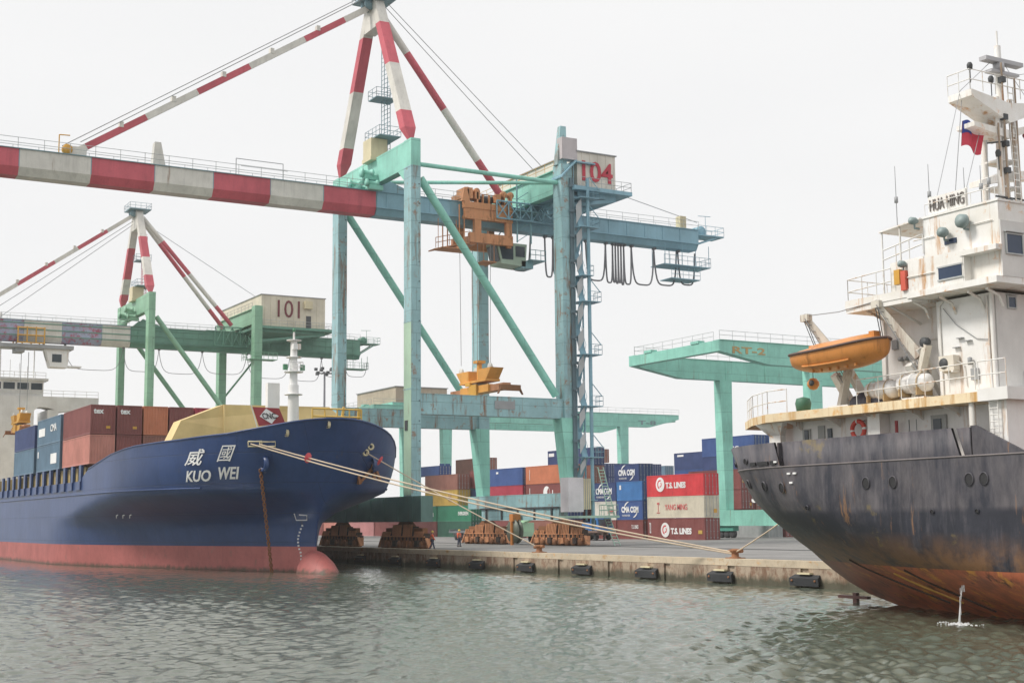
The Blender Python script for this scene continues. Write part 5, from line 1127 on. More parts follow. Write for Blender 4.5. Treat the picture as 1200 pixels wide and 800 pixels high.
MB().lathe((-44.95, 41.2, 9.95), [(0, -.27), (.15, -.23), (.26, -.08), (.27, 0), (.26, .08), (.15, .23), (0, .27)], 16).build('ball', LBO, br_); MB().lathe((-44.8, 40.95, 9.97), [(0, -.05), (.13, -.03), (.13, .05)], 10, 0, 'y').tube((-44.95, 41.2, 10.2), (-44.95, 41.2, 10.5), .02, 4).build('eye', DARK, br_)
tarp = MB(); 
for k in range(5): x = -42.9+k*.32; tarp.lathe((x, 41.9, 8.82), [(.45, 0), (.42, .25), (.25, .45+.1*(k % 2)), (0, .5+.12*(k % 3))], 9)
tag(tarp.build('tarpaulin', plain('black tarpaulin', (.035, .035, .05), .7)), 'crumpled black tarpaulin heap on the boat deck behind the rail', 'tarpaulin')
bin_ = MB().lathe((-46.3, 41.8, 8.82), [(0, 0), (.3, 0), (.36, .4), (.3, .62), (0, .7)], 14); tag(bin_.build('drum', plain('green drum', (.05, .16, .10))), 'small dark green drum on the boat deck below the lifeboat stern', 'drum')
# ensign
fg = thing('flag', 'red and blue national flag flying left of the mast on the stern house', 'flag', (-40.3, 46.0, 18.6))
def fpt(a, b, o=0): return Vector((-40.3+.18*math.sin(a*6+b)*a+o, 46.0+.15*b+1.25*a, 20.1+1.15*b-.12*a+.12*math.sin(a*5.5)))
sheet(fpt, 12, 6, 0).build('cloth', plain('flag crimson', (.58, .05, .09), .8), fg)
ca = sheet(lambda a, b, o: fpt(a*.5, .5+b*.5, o+.012), 6, 3, 0, .03).build('canton', plain('flag blue', (.03, .06, .30), .8), fg)
mb = MB(); pts = [fpt(.25, .75, .06)]
for k in range(24): r = .085 if k % 2 else .2; a = 2*math.pi*k/24; pts.append(fpt(.25+r*math.cos(a)*.55, .75+r*math.sin(a)*.8, .05))
mb.add(pts, [(0, i, i % 24+1) for i in range(1, 25)]); mb.build('sun_emblem', WHTX, ca)
tag(MB().tube((-39.6, 44.4, 16.1), (-40.3, 46.2, 22.4), .018, 4).build('halyard', GREY), 'thin flag halyard running up to the mast arm', 'rope')
# ---------------------------------------------------------------- containers
CW = 2.44
CM = {}
def cmeshes(L, H):
    k = (round(L, 2), round(H, 2))
    if k in CM: return CM[k]
    def corr(n, a0, a1, fn, mb):       # trapezoid corrugation between a0 and a1
        pts = []; p = (a1-a0)/n
        for i in range(n): s = a0+i*p; pts += [(s, 0), (s+p*.3, 0), (s+p*.5, 1), (s+p*.8, 1)]
        pts.append((a1, 0))
        vs = [fn(s, d, 0) for s, d in pts]+[fn(s, d, 1) for s, d in pts]; n_ = len(pts)
        mb.add(vs, [(i, i+1, n_+i+1, n_+i) for i in range(n_-1)])
    mb = MB(); nL = max(8, int(L/.30)); e = .10
    corr(nL, -L+e, -e, lambda s, d, t: (s, .02+.04*d, .14 if t == 0 else H-.10), mb)
    corr(nL, -L+e, -e, lambda s, d, t: (s, CW-.02-.04*d, .14 if t == 0 else H-.10), mb)
    mb.add([(-L+e, .05, H-.04), (-e, .05, H-.04), (-e, CW-.05, H-.04), (-L+e, CW-.05, H-.04)], [(0, 1, 2, 3)])
    corr(8, e, CW-e, lambda s, d, t: (-L+.03+.04*d, s, .14 if t == 0 else H-.10), mb)
    shell = mb.mesh('wall')
    mb = MB(); corr(8, e, CW-e, lambda s, d, t: (-.03-.04*d, s, .14 if t == 0 else H-.10), mb); front = mb.mesh('end_wall')
    mb = MB()
    for x in (-L, -.12):
        for y in (0, CW-.12): mb.box(x, x+.12, y, y+.12, 0, H)
        mb.box(x, x+.12, .12, CW-.12, 0, .15).box(x, x+.12, .12, CW-.12, H-.11, H)
    for y in (0, CW-.08): mb.box(-L+.12, -.12, y, y+.08, 0, .15).box(-L+.12, -.12, y, y+.08, H-.10, H)
    frame = mb.mesh('frame')
    doors = []; rods = []
    for a, b in ((.13, CW/2-.01), (CW/2+.01, CW-.13)):
        m_ = MB().box(-.07, -.03, a, b, .16, H-.12); 
        for z in (.5, 1.05, 1.6): m_.box(-.03, -.02, a+.06, b-.06, z, z+.35)
        doors.append(m_.mesh('door'))
        r_ = MB()
        for y in (a+.25, b-.25): r_.tube((-.0, y, .1), (-.0, y, H-.06), .028, 5); r_.box(-.03, .03, y-.09, y+.09, H*.38, H*.38+.05).box(-.03, .03, y-.09, y+.09, H-.35, H-.28).box(-.03, .03, y-.09, y+.09, .25, .32)
        rods.append(r_.mesh('lock_rod'))
    for me in (shell, front, frame, *doors, *rods): me.materials.append(None)
    CM[k] = (shell, front, frame, doors, rods); return CM[k]
def inst(name, me, mat, par):
    o = bpy.data.objects.new(name, me); COL.objects.link(o); o.parent = par; WL[o.name] = world(par)
    o.material_slots[0].link = 'OBJECT'; o.material_slots[0].material = mat; return o
CCOL = {}
def ccol(n, c, r=.25): CCOL[n] = paint('container '+n, c, r, .3, .55, scale=1.3, vscale=.35, rustcol=(.16, .07, .03))
for n, c in dict(maroon=(.21, .055, .05), brown=(.27, .11, .08), red=(.60, .035, .045), crimson=(.38, .03, .06), blue=(.035, .085, .26), navy=(.025, .05, .16), sky=(.04, .17, .42), steel=(.10, .18, .26),
                 white=(.62, .60, .54), cream=(.60, .55, .44), orange=(.52, .17, .08), salmon=(.50, .20, .16), green=(.02, .20, .11), dkgreen=(.03, .12, .08), yellow=(.55, .36, .07), pink=(.45, .20, .20), grey=(.35, .36, .36)).items(): ccol(n, c)
ROD = plain('lock rod steel', (.38, .40, .42), .4)
def container(lab, x, y, z, L, H, col, end='door', marks=(), group='containers stacked in the yard'):
    t = thing('shipping_container', lab, 'container', (x, y, z), group); m = CCOL[col]
    shell, front, frame, doors, rods = cmeshes(L, H)
    sh = inst('wall', shell, m, t); inst('frame', frame, m, t)
    ew = None
    if end == 'door':
        for d, r in zip(doors, rods): inst('lock_rod', r, ROD, inst('door', d, m, t))
    else: ew = inst('end_wall', front, m, t)
    for mk in marks: mk(t, sh, x, y, z, L, H)
    return t
def side_text(s, mat, a, w_, zf, h, bold=.02):      # a: distance from the left end of the long side
    return lambda t, sh, x, y, z, L, H: text('lettering', s, mat, sh, (x-L+a, y+.012, z+zf), (1, 0, 0), w_, h, bold=bold, depth=.02)
def end_text(s, mat, a, w_, zf, h, bold=.02):
    return lambda t, sh, x, y, z, L, H: text('lettering', s, mat, sh, (x-.02, y+a, z+zf), (0, 1, 0), w_, h, bold=bold, depth=.03)
def patch(mat, x0, x1, z0, z1, name='marking'):
    def f(t, sh, x, y, z, L, H): MB().box(x-L+x0, x-L+x1, y-.01, y+.012, z+z0, z+z1).build(name, mat, sh)
    return f
def epatch(mat, y0, y1, z0, z1, name='marking'):
    def f(t, sh, x, y, z, L, H): MB().box(x-.02, x+.012, y+y0, y+y1, z+z0, z+z1).build(name, mat, sh)
    return f
def disc(mat, cx, cz, r, cut=None, cutm=None):
    def f(t, sh, x, y, z, L, H):
        mb = MB().lathe((x-L+cx, y-.005, z+cz), [(0, -.012), (r, -.012), (r, .0)], 24, 0, 'y'); mb.s = [False]*len(mb.s); o = mb.build('emblem', mat, sh)
        if cut:
            mb = MB()
            for a0, a1, r0, r1 in cut:
                n = 10; A = [(x-L+cx+r0*math.cos(a0+(a1-a0)*k/n), y-.025, z+cz+r0*math.sin(a0+(a1-a0)*k/n)) for k in range(n+1)]; B = [(x-L+cx+r1*math.cos(a0+(a1-a0)*k/n), y-.025, z+cz+r1*math.sin(a0+(a1-a0)*k/n)) for k in range(n+1)]
                mb.add(A+B, [(k, k+1, n+2+k, n+1+k) for k in range(n)])
            mb.build('emblem', cutm, sh)
    return f
def arc(mat, cx, cz, r, a0, a1, w_):
    def f(t, sh, x, y, z, L, H):
        n = 14; A = []; B = []
        for k in range(n+1):
            a = math.radians(a0+(a1-a0)*k/n); ww = w_*math.sin(math.pi*(.08+.84*k/n)); A.append((x-L+cx+(r+ww)*math.cos(a), y-.006, z+cz+(r+ww)*math.sin(a)*.8)); B.append((x-L+cx+(r-ww)*math.cos(a), y-.006, z+cz+(r-ww)*math.sin(a)*.8))
        MB().add(A+B, [(k, k+1, n+2+k, n+1+k) for k in range(n)]).build('emblem', mat, sh)
    return f
YR = plain('pale red lettering', (.55, .10, .10))
def cma(L): o = L*.18 if L < 7 else 4.0; return (side_text('CMA CGM', WHTX, o, 4.0, .95, .85, .05), arc(WHTX, o+2.0, 1.35, 1.35, 100, 165, .12), arc(WHTX, o+2.4, 1.35, 1.35, -75, -15, .12), side_text('THE FRENCH LINE', WHTX, o+.1, 1.9, .45, .25, 0))
def ts(a, w_, dx, zf): return (disc(WHTX, dx, zf+.55, .95, ((1.2, 4.4, .42, .62), (-1.9, 1.0, .20, .36)), CCOL['red']), side_text('T.S. LINES', WHTX, a, w_, zf, .8, .05))
B0 = 1.45
FG = 'half hidden containers low in the yard stacks'; FL = 'shipping container low in a yard stack, mostly hidden behind nearer things'
def fill(x, y, zs, L, H, cols):
    for z, c in zip(zs, cols): container(FL, x, y, z, L, H, c, group=FG)
# front row: the three high stack
container('maroon container lettered T.S. LINES at the bottom of the front stack', -138, 107.5, B0, 12.19, 2.76, 'maroon', marks=ts(5.1, 4.4, 3.9, .7)+(side_text('TSLU', WHTX, .4, .35, .8, 1.4, 0), patch(CCOL['yellow'], 10.9, 11.7, .75, 1.2)))
container('white forty foot container with faint red YANG MING lettering, middle of the front stack', -138, 107.5, B0+2.8, 12.19, 2.76, 'cream', marks=(side_text('YANG MING', YR, 3.9, 4.8, 1.0, .75, .01), side_text('T', YR, 2.2, .5, .8, 1.2, .03), patch(YR, 2.1, 2.8, .62, .72), epatch(YELO, 1.5, 2.1, .6, 1.1)))
container('bright red container lettered T.S. LINES on top of the front stack', -138, 107.5, B0+5.6, 12.19, 2.76, 'red', marks=ts(4.2, 4.3, 3.0, 1.0))
# twenty foot bays left of it
container('maroon twenty foot container on the ground between the blue truck and the front stack', -151.3, 107.5, B0, 6.06, 2.55, 'maroon', marks=(side_text('T.S. LINES', WHTX, 3.4, 1.6, 1.4, .5),))
container('blue twenty foot container lettered CMA CGM under the plain bright blue one', -151.3, 107.5, B0+2.6, 6.06, 2.55, 'blue', marks=cma(6.06))
container('plain bright blue twenty foot container left of the red T.S. LINES one', -151.3, 107.5, B0+5.2, 6.06, 2.55, 'sky', marks=(patch(WHTX, .7, 1.1, 1.5, 2.1),))
container('maroon twenty foot container at the bottom, just left of the blue truck cab', -157.6, 107.5, B0, 6.06, 2.55, 'maroon', marks=(side_text('T.S. LINES', WHTX, 1.6, 3.2, .8, .6),))
container('white twenty foot container with small red lettering beside the stair tower foot', -157.6, 107.5, B0+2.6, 6.06, 2.55, 'white', marks=(side_text('HMM', YR, 4.0, 1.4, .9, .5),))
container('blue twenty foot container lettered CMA CGM resting on the white one', -157.6, 107.5, B0+5.2, 6.06, 2.55, 'navy', marks=cma(6.06))
container('highest and farthest back of the blue twenty foot containers lettered CMA CGM', -156.4, 110.6, 9.25, 6.06, 2.55, 'navy', marks=cma(6.06))
fill(-156.4, 110.6, (B0, B0+2.6, B0+5.2), 6.06, 2.58, ('maroon', 'navy', 'blue'))
# row left of the land side leg
for x, cols in ((-169.8, ('brown', 'navy')), (-183.0, ('maroon', 'blue'))): fill(x, 107.5, (B0, B0+2.7), 12.19, 2.65, cols)
container('maroon container with a white ring emblem under the orange one, left of the stair tower', -169.8, 107.5, B0+5.4, 12.19, 2.65, 'maroon', marks=(disc(WHTX, 6.1, 1.35, .95, ((-.6, .9, .2, .9),), CCOL['maroon']), side_text('I', WHTX, 1.1, .12, .4, 1.7), side_text('I', WHTX, 7.7, .2, .8, .9)))
container('orange container on the fourth tier, left of the near land side crane leg', -169.8, 107.5, B0+8.1, 12.19, 2.7, 'orange', marks=(side_text('I', WHTX, 1.1, .1, .6, 1.6),))
container('crimson container under the blue one in the stack behind the far crane leg', -183.0, 107.5, B0+5.4, 12.19, 2.65, 'crimson')
container('blue container on the fourth tier, left of the orange one', -183.0, 107.5, B0+8.1, 12.19, 2.7, 'blue', marks=(patch(WHTX, 3.9, 4.6, 1.9, 2.2),))
container('small navy container with a white mark on the top tier behind the orange one', -171.4, 112.5, 12.2, 12.19, 2.6, 'navy', marks=(patch(WHTX, .3, 1.9, 1.7, 2.2),))
fill(-171.4, 112.5, (B0, 4.1, 6.8, 9.5), 12.19, 2.65, ('blue', 'maroon', 'navy', 'brown'))
container('rust red container on the top tier behind the far crane leg, showing its end', -226.4, 125, 13.1, 12.19, 2.8, 'brown')
container('navy container just under the rust red top one behind the far crane leg', -226.4, 125, 10.2, 12.19, 2.8, 'navy', marks=(patch(WHTX, .3, 2.4, 1.9, 2.4),))
fill(-226.4, 125, (B0, 4.35, 7.25), 12.19, 2.85, ('green', 'green', 'green'))
container('green container with small white lettering in the stack seen through the crane legs', -199.8, 107.5, B0+2.6, 12.19, 2.6, 'green', marks=(side_text('EVERGREEN', WHTX, 7.6, 3.6, 1.0, .6),))
fill(-199.8, 107.5, (B0,), 12.19, 2.6, ('dkgreen',))
container('green container lettered beside the near waterside leg, left of its green neighbour', -212.4, 107.5, B0+2.6, 12.19, 2.6, 'green', marks=(side_text('EVERGREEN', WHTX, 5.0, 6.0, .8, .7),))
container('yellow container on the third tier behind the near waterside leg', -204.6, 107.5, B0+5.25, 12.19, 2.6, 'yellow', marks=(side_text('H', CCOL['brown'], 9, .9, .6, 1.5),))
container('rust brown container resting on the yellow one', -204.6, 107.5, B0+7.9, 12.19, 2.6, 'brown')
container('blue container on the top tier left, behind the near waterside leg', -211.5, 107.5, B0+10.55, 12.19, 1.6, 'blue')
container('dark brown container at the right end above the yellow one', -199.5, 110.4, B0+8.1, 6.06, 2.9, 'maroon')
fill(-199.5, 110.4, (B0, B0+2.6, B0+5.3), 6.06, 2.6, ('navy', 'green', 'navy'))
fill(-212.4, 107.5, (B0,), 12.19, 2.6, ('maroon',))
# far stacks showing their door ends right of the stair tower
fc = ['blue', 'navy', 'navy', 'blue', 'maroon', 'navy']; nm = ['first', 'second', 'third', 'fourth', 'fifth', 'sixth']
for i in range(6):
    top = 5 if i != 0 else 6
    for k in range(5):
        z = B0+2.68*k+.1; c = fc[(i+k*2) % 6] if k < 4 else ('maroon' if i in (4,) else 'navy')
        if k < 3: container(FL, -222, 147+i*2.62, z, 12.19, 2.62, c, group=FG)
        else: container(f'{c} container end with lock rods, {"upper" if k == 4 else "lower"} tier, {nm[i]} column from the stair tower', -222, 147+i*2.62, z, 12.19, 2.62, c, group='far stacks showing their doors')
container('rust red container on the highest tier just right of the stair tower', -222, 147.6, B0+13.6, 6.06, 2.62, 'brown')
container('blue container with a white disc emblem far behind the red T.S. LINES one', -254, 187.0, 13.4, 12.19, 2.7, 'steel', marks=(disc(WHTX, 6.6, .9, 1.6),))
fill(-254, 187, (B0, 4.4, 7.4, 10.4), 12.19, 2.9, ('navy', 'navy', 'blue', 'blue'))
# right hand stacks behind the RT-2 leg
container('dull navy container with a small white plate, left of the RT-2 gantry leg', -172.0, 137.5, 12.0, 12.19, 2.85, 'navy', marks=(patch(WHTX, .9, 2.6, 2.25, 2.55),))
fill(-172, 137.5, (B0, 4.1, 6.75, 9.4), 12.19, 2.6, ('brown', 'navy', 'maroon', 'blue'))
container('long blue container on the highest tier, crossing behind the RT-2 gantry leg', -154.8, 130, 13.4, 12.19, 2.75, 'blue', marks=(side_text('COSCO', WHTX, 3.9, 5.0, .5, .8), ))
container('blue container showing lock rods beside the stern of the black ship', -154.8, 132.6, 13.4, 12.19, 2.75, 'blue'); container('dark green container end at the top beside the stern of the black ship', -154.8, 135.2, 13.4, 12.19, 2.75, 'dkgreen')
for i in range(3): fill(-154.8, 130+i*2.6, (B0, 3.85, 6.25, 8.65, 11.0), 12.19, 2.38, ('maroon', 'brown', 'navy', 'blue', 'navy') if i != 1 else ('navy', 'maroon', 'blue', 'brown', 'navy'))
container('maroon container with yellow door marks right of the RT-2 leg, upper of two', -154.8, 127.3, 8.3, 12.19, 2.85, 'maroon', marks=(epatch(YELO, .3, .6, .9, 1.3),))
container('maroon container with yellow door marks right of the RT-2 leg, lower of two', -154.8, 127.3, 5.4, 12.19, 2.85, 'maroon', marks=(epatch(YELO, 1.6, 1.9, .5, .9),))
fill(-154.8, 127.3, (B0,), 12.19, 2.6, ('grey',))
container('pale grey container on the ground under the RT-2 gantry beam', -146.5, 125.2, B0, 6.06, 2.4, 'grey'); container('maroon container on the ground beside the pale grey one, nearest the black ship', -146.5, 128.2, B0, 6.06, 2.4, 'maroon')
# low tiers seen between the crane wheels and behind the bow
for k, c in enumerate(('maroon', 'pink', 'salmon', 'maroon', 'pink')): fill(-226-k*12.6, 107.5, (B0, B0+2.6), 12.19, 2.58, (c, ('crimson', 'orange', 'pink', 'yellow', 'salmon')[k]))
# ---------------------------------------------------------------- containers on the blue ship
G2_ = 'containers on the deck of the blue ship'
tex = (end_text('tex', WHTX, .3, 1.0, 2.0, .5, .04), epatch(YELO, 1.55, 1.95, .55, .8))
cols_top = ['maroon', 'maroon', 'orange', 'maroon', 'crimson', 'maroon', 'brown', 'maroon', 'maroon']; cols_low = ['maroon', 'maroon', 'brown', 'maroon', 'brown', 'maroon', 'maroon', 'brown', 'maroon']
o9 = ['outermost', 'second', 'third', 'fourth', 'fifth', 'sixth', 'seventh', 'eighth', 'ninth']
for i in range(9):
    y = 31.3+i*2.62
    container(f'{cols_top[i]} container on the upper tier of the front deck bay, {o9[i]} from the near side', -137, y, 13.0, 12.19, 2.88, cols_top[i], end='wall', marks=tex if i < 2 else (), group=G2_)
    container(f'{cols_low[i]} container on the lower tier of the front deck bay, {o9[i]} from the near side', -137, y, 10.06, 12.19, 2.88, 'salmon' if i == 0 else cols_low[i], end='wall' if i else 'wall', marks=(), group=G2_)
container('blue container with white lettering standing alone near the yellow breakwater', -128.5, 38.3, 10.4, 6.06, 2.6, 'blue', marks=(epatch(WHTX, .9, 1.9, .6, 1.0), epatch(WHTX, 1.1, 1.7, 1.7, 1.9)), end='wall', group=G2_)
def ymside(cx): return (patch(WHTX, cx, cx+3, 1.0, 1.9), )
bay2 = [('steel', 'steel'), ('navy', 'blue'), ('maroon', 'navy')]
for i in range(9):
    y = 31.3+i*2.62; a, b = bay2[min(i, 2)] if i < 3 else (['blue', 'maroon', 'navy'][i % 3], 'navy')
    L_ = (patch(WHTX, .9, 4.2, 1.0, 1.9), side_text('LINES', plain('blue lettering', (.03, .07, .25)), 1.3, 2.4, 1.15, .5), side_text('CMA', WHTX, 7.0, 3.2, 1.3, .8)) if i == 0 else ()
    M_ = (patch(WHTX, 7.6, 10.6, .7, 1.8), side_text('UES', plain('crimson lettering', (.5, .03, .06)), 7.9, 2.4, .9, .65, .04), patch(WHTX, .6, 1.1, 1.6, 2.3)) if i == 0 else ()
    container(f'{"blue grey" if i == 0 else a} container, upper tier of the second deck bay, {o9[i]} from the near side', -150.6, y, 13.0, 12.19, 2.88, a, end='wall', marks=L_, group=G2_)
    container(f'{"blue grey" if i == 0 else b} container, lower tier of the second deck bay, {o9[i]} from the near side', -150.6, y, 10.06, 12.19, 2.88, b, end='wall', marks=M_, group=G2_)
for i, c in enumerate(['navy', 'navy', 'blue', 'maroon', 'salmon', 'navy', 'maroon']):
    y = 31.3+i*2.62
    container(f'{c} container, lower tier of the third deck bay, {o9[i]} from the near side', -164.4, y, 10.06, 12.19, 2.88, ['steel', 'navy', 'navy', 'blue', 'maroon', 'navy', 'blue'][i], end='wall', group=G2_)['label'] = f'{["blue grey", "navy", "navy", "blue", "maroon", "navy", "blue"][i]} container, lower tier of the third deck bay, {o9[i]} from the near side'
    container(f'{c} container, upper tier of the third deck bay, {o9[i]} from the near side', -164.4, y, 13.0, 12.19, 2.6, c, end='wall', group=G2_)

# ---------------------------------------------------------------- things on the quay
fr0 = None
flab = ['black rubber fender on the quay wall, nearest the stern of the black ship', 'black rubber fender right of the wide mooring rope bollard', 'black rubber fender below the wide mooring rope', 'black rubber fender right of the left bollard', 'black rubber fender below the left bollard', 'black rubber fender left of the left bollard', 'black rubber fender below the orange wheel sets', 'black rubber fender near the red bulb of the blue ship', 'black rubber fender beside the red bulb of the blue ship']
for i, x in enumerate((-62.9, -70.9, -79.1, -87.4, -95.7, -103.9, -112.1, -120.3, -128.5)):
    if fr0 is None:
        fr0 = thing('fender', flab[0], 'fender', (x, QY, .6), 'rubber fenders along the quay wall')
        MB().hexa([(x-1.25, QY-.30, .12), (x+1.25, QY-.30, .12), (x+1.05, QY, .1), (x-1.05, QY, .1)], [(x-1.25, QY-.34, .58), (x+1.25, QY-.34, .58), (x+1.1, QY+.0, .78), (x-1.1, QY+.0, .78)]).build('rubber_block', BLACK, fr0)
        mb = MB()
        for s in (-1.0, 1.0): mb.lathe((x+s, QY-.36, .43), [(0, -.03), (.07, -.03), (.07, .05)], 8, 0, 'y')
        mb.build('bolt', RUSTY, fr0)
        MB().box(x-.6, x+.5, QY-.28, QY+.0, .80, .9).build('bracket_plate', CREAM, fr0)
    else: f_ = copy_tree(fr0); f_.location = (x, QY, .6); f_['label'] = flab[i]
b0 = None
for x, y, lab in ((-95.1, QY+.75, 'rusty bollard holding the rope from the tip of the blue bow'), (-70.5, QY+.75, 'rusty bollard on the quay edge holding the pair of long ropes')):
    if b0 is None:
        b0 = thing('bollard', lab, 'bollard', (x, y, QZ+.13), 'mooring bollards on the quay edge')
        mb = MB().lathe((x, y, QZ+.13), [(.42, 0), (.42, .06), (.25, .12), (.22, .38), (.36, .46), (.36, .56), (.2, .62), (0, .62)], 16).box(x-.6, x+.6, y-.35, y+.35, QZ+.13, QZ+.19).tube((x-.7, y, QZ+.55), (x+.7, y, QZ+.62), .13, 8)
        mb.build('bollard_head', RUSTY, b0)
    else: c = copy_tree(b0); c.location = (x, y, QZ+.13); c['label'] = lab
def rope(name, a, b, sag, r, lab, grp='mooring ropes of the blue ship'):
    a, b = Vector(a), Vector(b); pts = [a.lerp(b, k/24)-Vector((0, 0, sag*4*(k/24)*(1-k/24))) for k in range(25)]
    tag(MB().path(pts, r, 6).build(name, ROPE), lab, 'rope', grp); return pts
F1 = kpt(2.55, 10.5, -1, .1); F2 = kpt(3.1, 10.55, -1, .1); BL = Vector((-70.5, QY+.75, QZ+.5))
r1 = rope('mooring_rope', F1, BL, .45, .06, 'upper of the two long parallel ropes from the starboard fairlead to the quay')
r2 = rope('mooring_rope', F2, BL+Vector((0, 0, -.1)), .65, .06, 'lower of the two long parallel ropes from the starboard fairlead to the quay')
A1 = kpt(.9, 9.9, 1, .1)
r3 = rope('mooring_rope', A1, (-95.1, QY+.75, QZ+.5), .12, .05, 'short rope from the tip of the blue bow down to the left bollard')
rope('mooring_rope', BL, (-54.6, 52.3, 6.6), .15, .045, 'rope rising from the quay bollard to the stern of the black ship', 'mooring ropes of the black ship')
rg0 = None
for p, d, lab in ((r1[3], r1[4]-r1[3], 'red rat guard disc on the long upper rope in front of the blue bow'), (r3[2], r3[3]-r3[2], 'red rat guard disc on the short rope at the tip of the blue bow')):
    mb = MB(); d = d.normalized(); a = d.cross(Vector((0, 0, 1))).normalized(); b = d.cross(a); rr = .42; n = 18
    vs = [p+(a*math.cos(2*math.pi*k/n)+b*math.sin(2*math.pi*k/n))*rr for k in range(n)]+[p+d*.12]
    mb.add(vs, [(k, (k+1) % n, n) for k in range(n)]+[tuple(range(n))[::-1]]); tag(mb.build('rat_guard', plain('rat guard red', (.62, .07, .09))), lab, 'rat guard', 'rat guards on the ropes')
# lamp mast far behind
t = thing('light_mast', 'tall lamp mast with a ring of floodlights behind the blue ship', 'light mast', (-280.4, 114.4, QZ))
MB().tube((-280.4, 114.4, QZ), (-280.4, 114.4, 37), .4, 8, r2=.22).build('pole', plain('mast grey', (.25, .25, .28)), t)
mb = MB()
for k in range(10):
    a = k*.628; mb.box(-280.4+1.9*math.cos(a)-.3, -280.4+1.9*math.cos(a)+.3, 114.4+1.9*math.sin(a)-.3, 114.4+1.9*math.sin(a)+.3, 36.3+(k % 2)*.9, 36.9+(k % 2)*.9); mb.tube((-280.4, 114.4, 36.6), (-280.4+1.9*math.cos(a), 114.4+1.9*math.sin(a), 36.6), .07, 4)
mb.build('floodlight', DARK, t)
# port truck
tx, ty = -150.5, 100.0
t = thing('truck', 'bright blue port truck with a flat chassis trailer driving past the container stacks', 'truck', (tx, ty, QZ))
TB = paint('truck blue', (.03, .16, .42), .05, .2)
MB().hexa([(tx-2.2, ty, QZ+.8), (tx-.1, ty, QZ+.8), (tx-.1, ty+2.3, QZ+.8), (tx-2.2, ty+2.3, QZ+.8)], [(tx-2.2, ty+.05, QZ+2.9), (tx-.6, ty+.05, QZ+2.9), (tx-.6, ty+2.25, QZ+2.9), (tx-2.2, ty+2.25, QZ+2.9)]).box(tx-6.0, tx-2.4, ty+.5, ty+1.9, QZ+.9, QZ+1.2).box(tx-4.4, tx-2.5, ty+.1, ty+2.2, QZ+1.2, QZ+2.3).build('cab', TB, t)
MB().box(tx-1.9, tx-.8, ty-.02, ty+.0, QZ+1.8, QZ+2.6).prism([(tx-.27, ty+.2, QZ+1.8), (tx-.27, ty+2.1, QZ+1.8), (tx-.58, ty+2.1, QZ+2.7), (tx-.58, ty+.2, QZ+2.7)], (.04, 0, 0)).build('window', GLASS, t)
MB().box(tx-16, tx-5.4, ty+.4, ty+1.9, QZ+1.15, QZ+1.4).box(tx-16.1, tx-15.9, ty, ty+2.4, QZ+1.1, QZ+1.5).box(tx-8, tx-7.8, ty, ty+2.4, QZ+1.1, QZ+1.5).box(tx-2.3, tx-2.1, ty+.2, ty+.4, QZ+1.5, QZ+3.6).build('chassis', paint('chassis brown', (.18, .10, .07), .5, .3), t)
for x in (tx-1.1, tx-4.2, tx-5.3, tx-13.2, tx-14.4):
    mb = MB()
    for y in (ty, ty+1.95): mb.lathe((x, y+.15, QZ+.5), [(0, -.15), (.3, -.15), (.5, -.13), (.5, .17), (0, .17)], 16, 0, 'y')
    mb.build('wheel', BLACK, t)
# reach stacker-like yellow/green yard vehicles behind the wheels
t = thing('mobile_crane', 'small pale green mobile crane parked behind the left end of the rusty wheel sets', 'mobile crane', (-150, 86, QZ))
PG = paint('pale green vehicle', (.40, .60, .42), .1, .2)
MB().box(-153, -147, 86, 88.3, QZ+.7, QZ+1.3).box(-149.5, -147.4, 86.1, 88.2, QZ+1.3, QZ+2.4).build('body', PG, t)
MB().beam((-152.5, 87, QZ+1.6), (-144.5, 87, QZ+3.3), .5, .5).beam((-151, 87, QZ+3.4), (-151.6, 87, QZ+1.2), .25, .25).build('boom', PG, t)
MB().box(-149.3, -147.6, 86.05, 86.1, QZ+1.6, QZ+2.2).build('window', GLASS, t)
for x in (-152, -148): MB().lathe((x, 86.1, QZ+.5), [(0, -.15), (.5, -.15), (.5, .25), (0, .25)], 14, 0, 'y').lathe((x, 88.1, QZ+.5), [(0, -.15), (.5, -.15), (.5, .25), (0, .25)], 14, 0, 'y').build('wheel', BLACK, t)
van0 = None
for i, (x, y, c, lab) in enumerate(((-163, 90, 'grey', 'grey flat bed trailer parked behind the orange vested workers'), (-146.5, 97, 'maroon', 'brown flat bed trailer parked in front of the T.S. LINES stack'))):
    t = thing('trailer', lab, 'trailer', (x, y, QZ), 'empty trailers on the apron')
    MB().box(x-11, x, y, y+2.4, QZ+1.0, QZ+1.25).box(x-11, x, y+.7, y+.9, QZ+.7, QZ+1.0).box(x-11, x, y+1.5, y+1.7, QZ+.7, QZ+1).box(x-10.9, x-10.7, y, y+2.4, QZ+1.25, QZ+1.5).build('bed', paint('trailer steel '+c, (.16, .10, .08) if c == 'maroon' else (.15, .17, .18), .4, .3), t)
    for wx in (x-8.8, x-7.6, x-6.4): MB().lathe((wx, y+.1, QZ+.5), [(0, -.1), (.48, -.1), (.48, .3), (0, .3)], 14, 0, 'y').lathe((wx, y+2.1, QZ+.5), [(0, -.1), (.48, -.1), (.48, .3), (0, .3)], 14, 0, 'y').build('wheel', BLACK, t)
    MB().box(x-1.4, x-1.2, y+.4, y+.6, QZ, QZ+1).box(x-1.4, x-1.2, y+1.8, y+2, QZ, QZ+1).build('landing_leg', DARK, t)
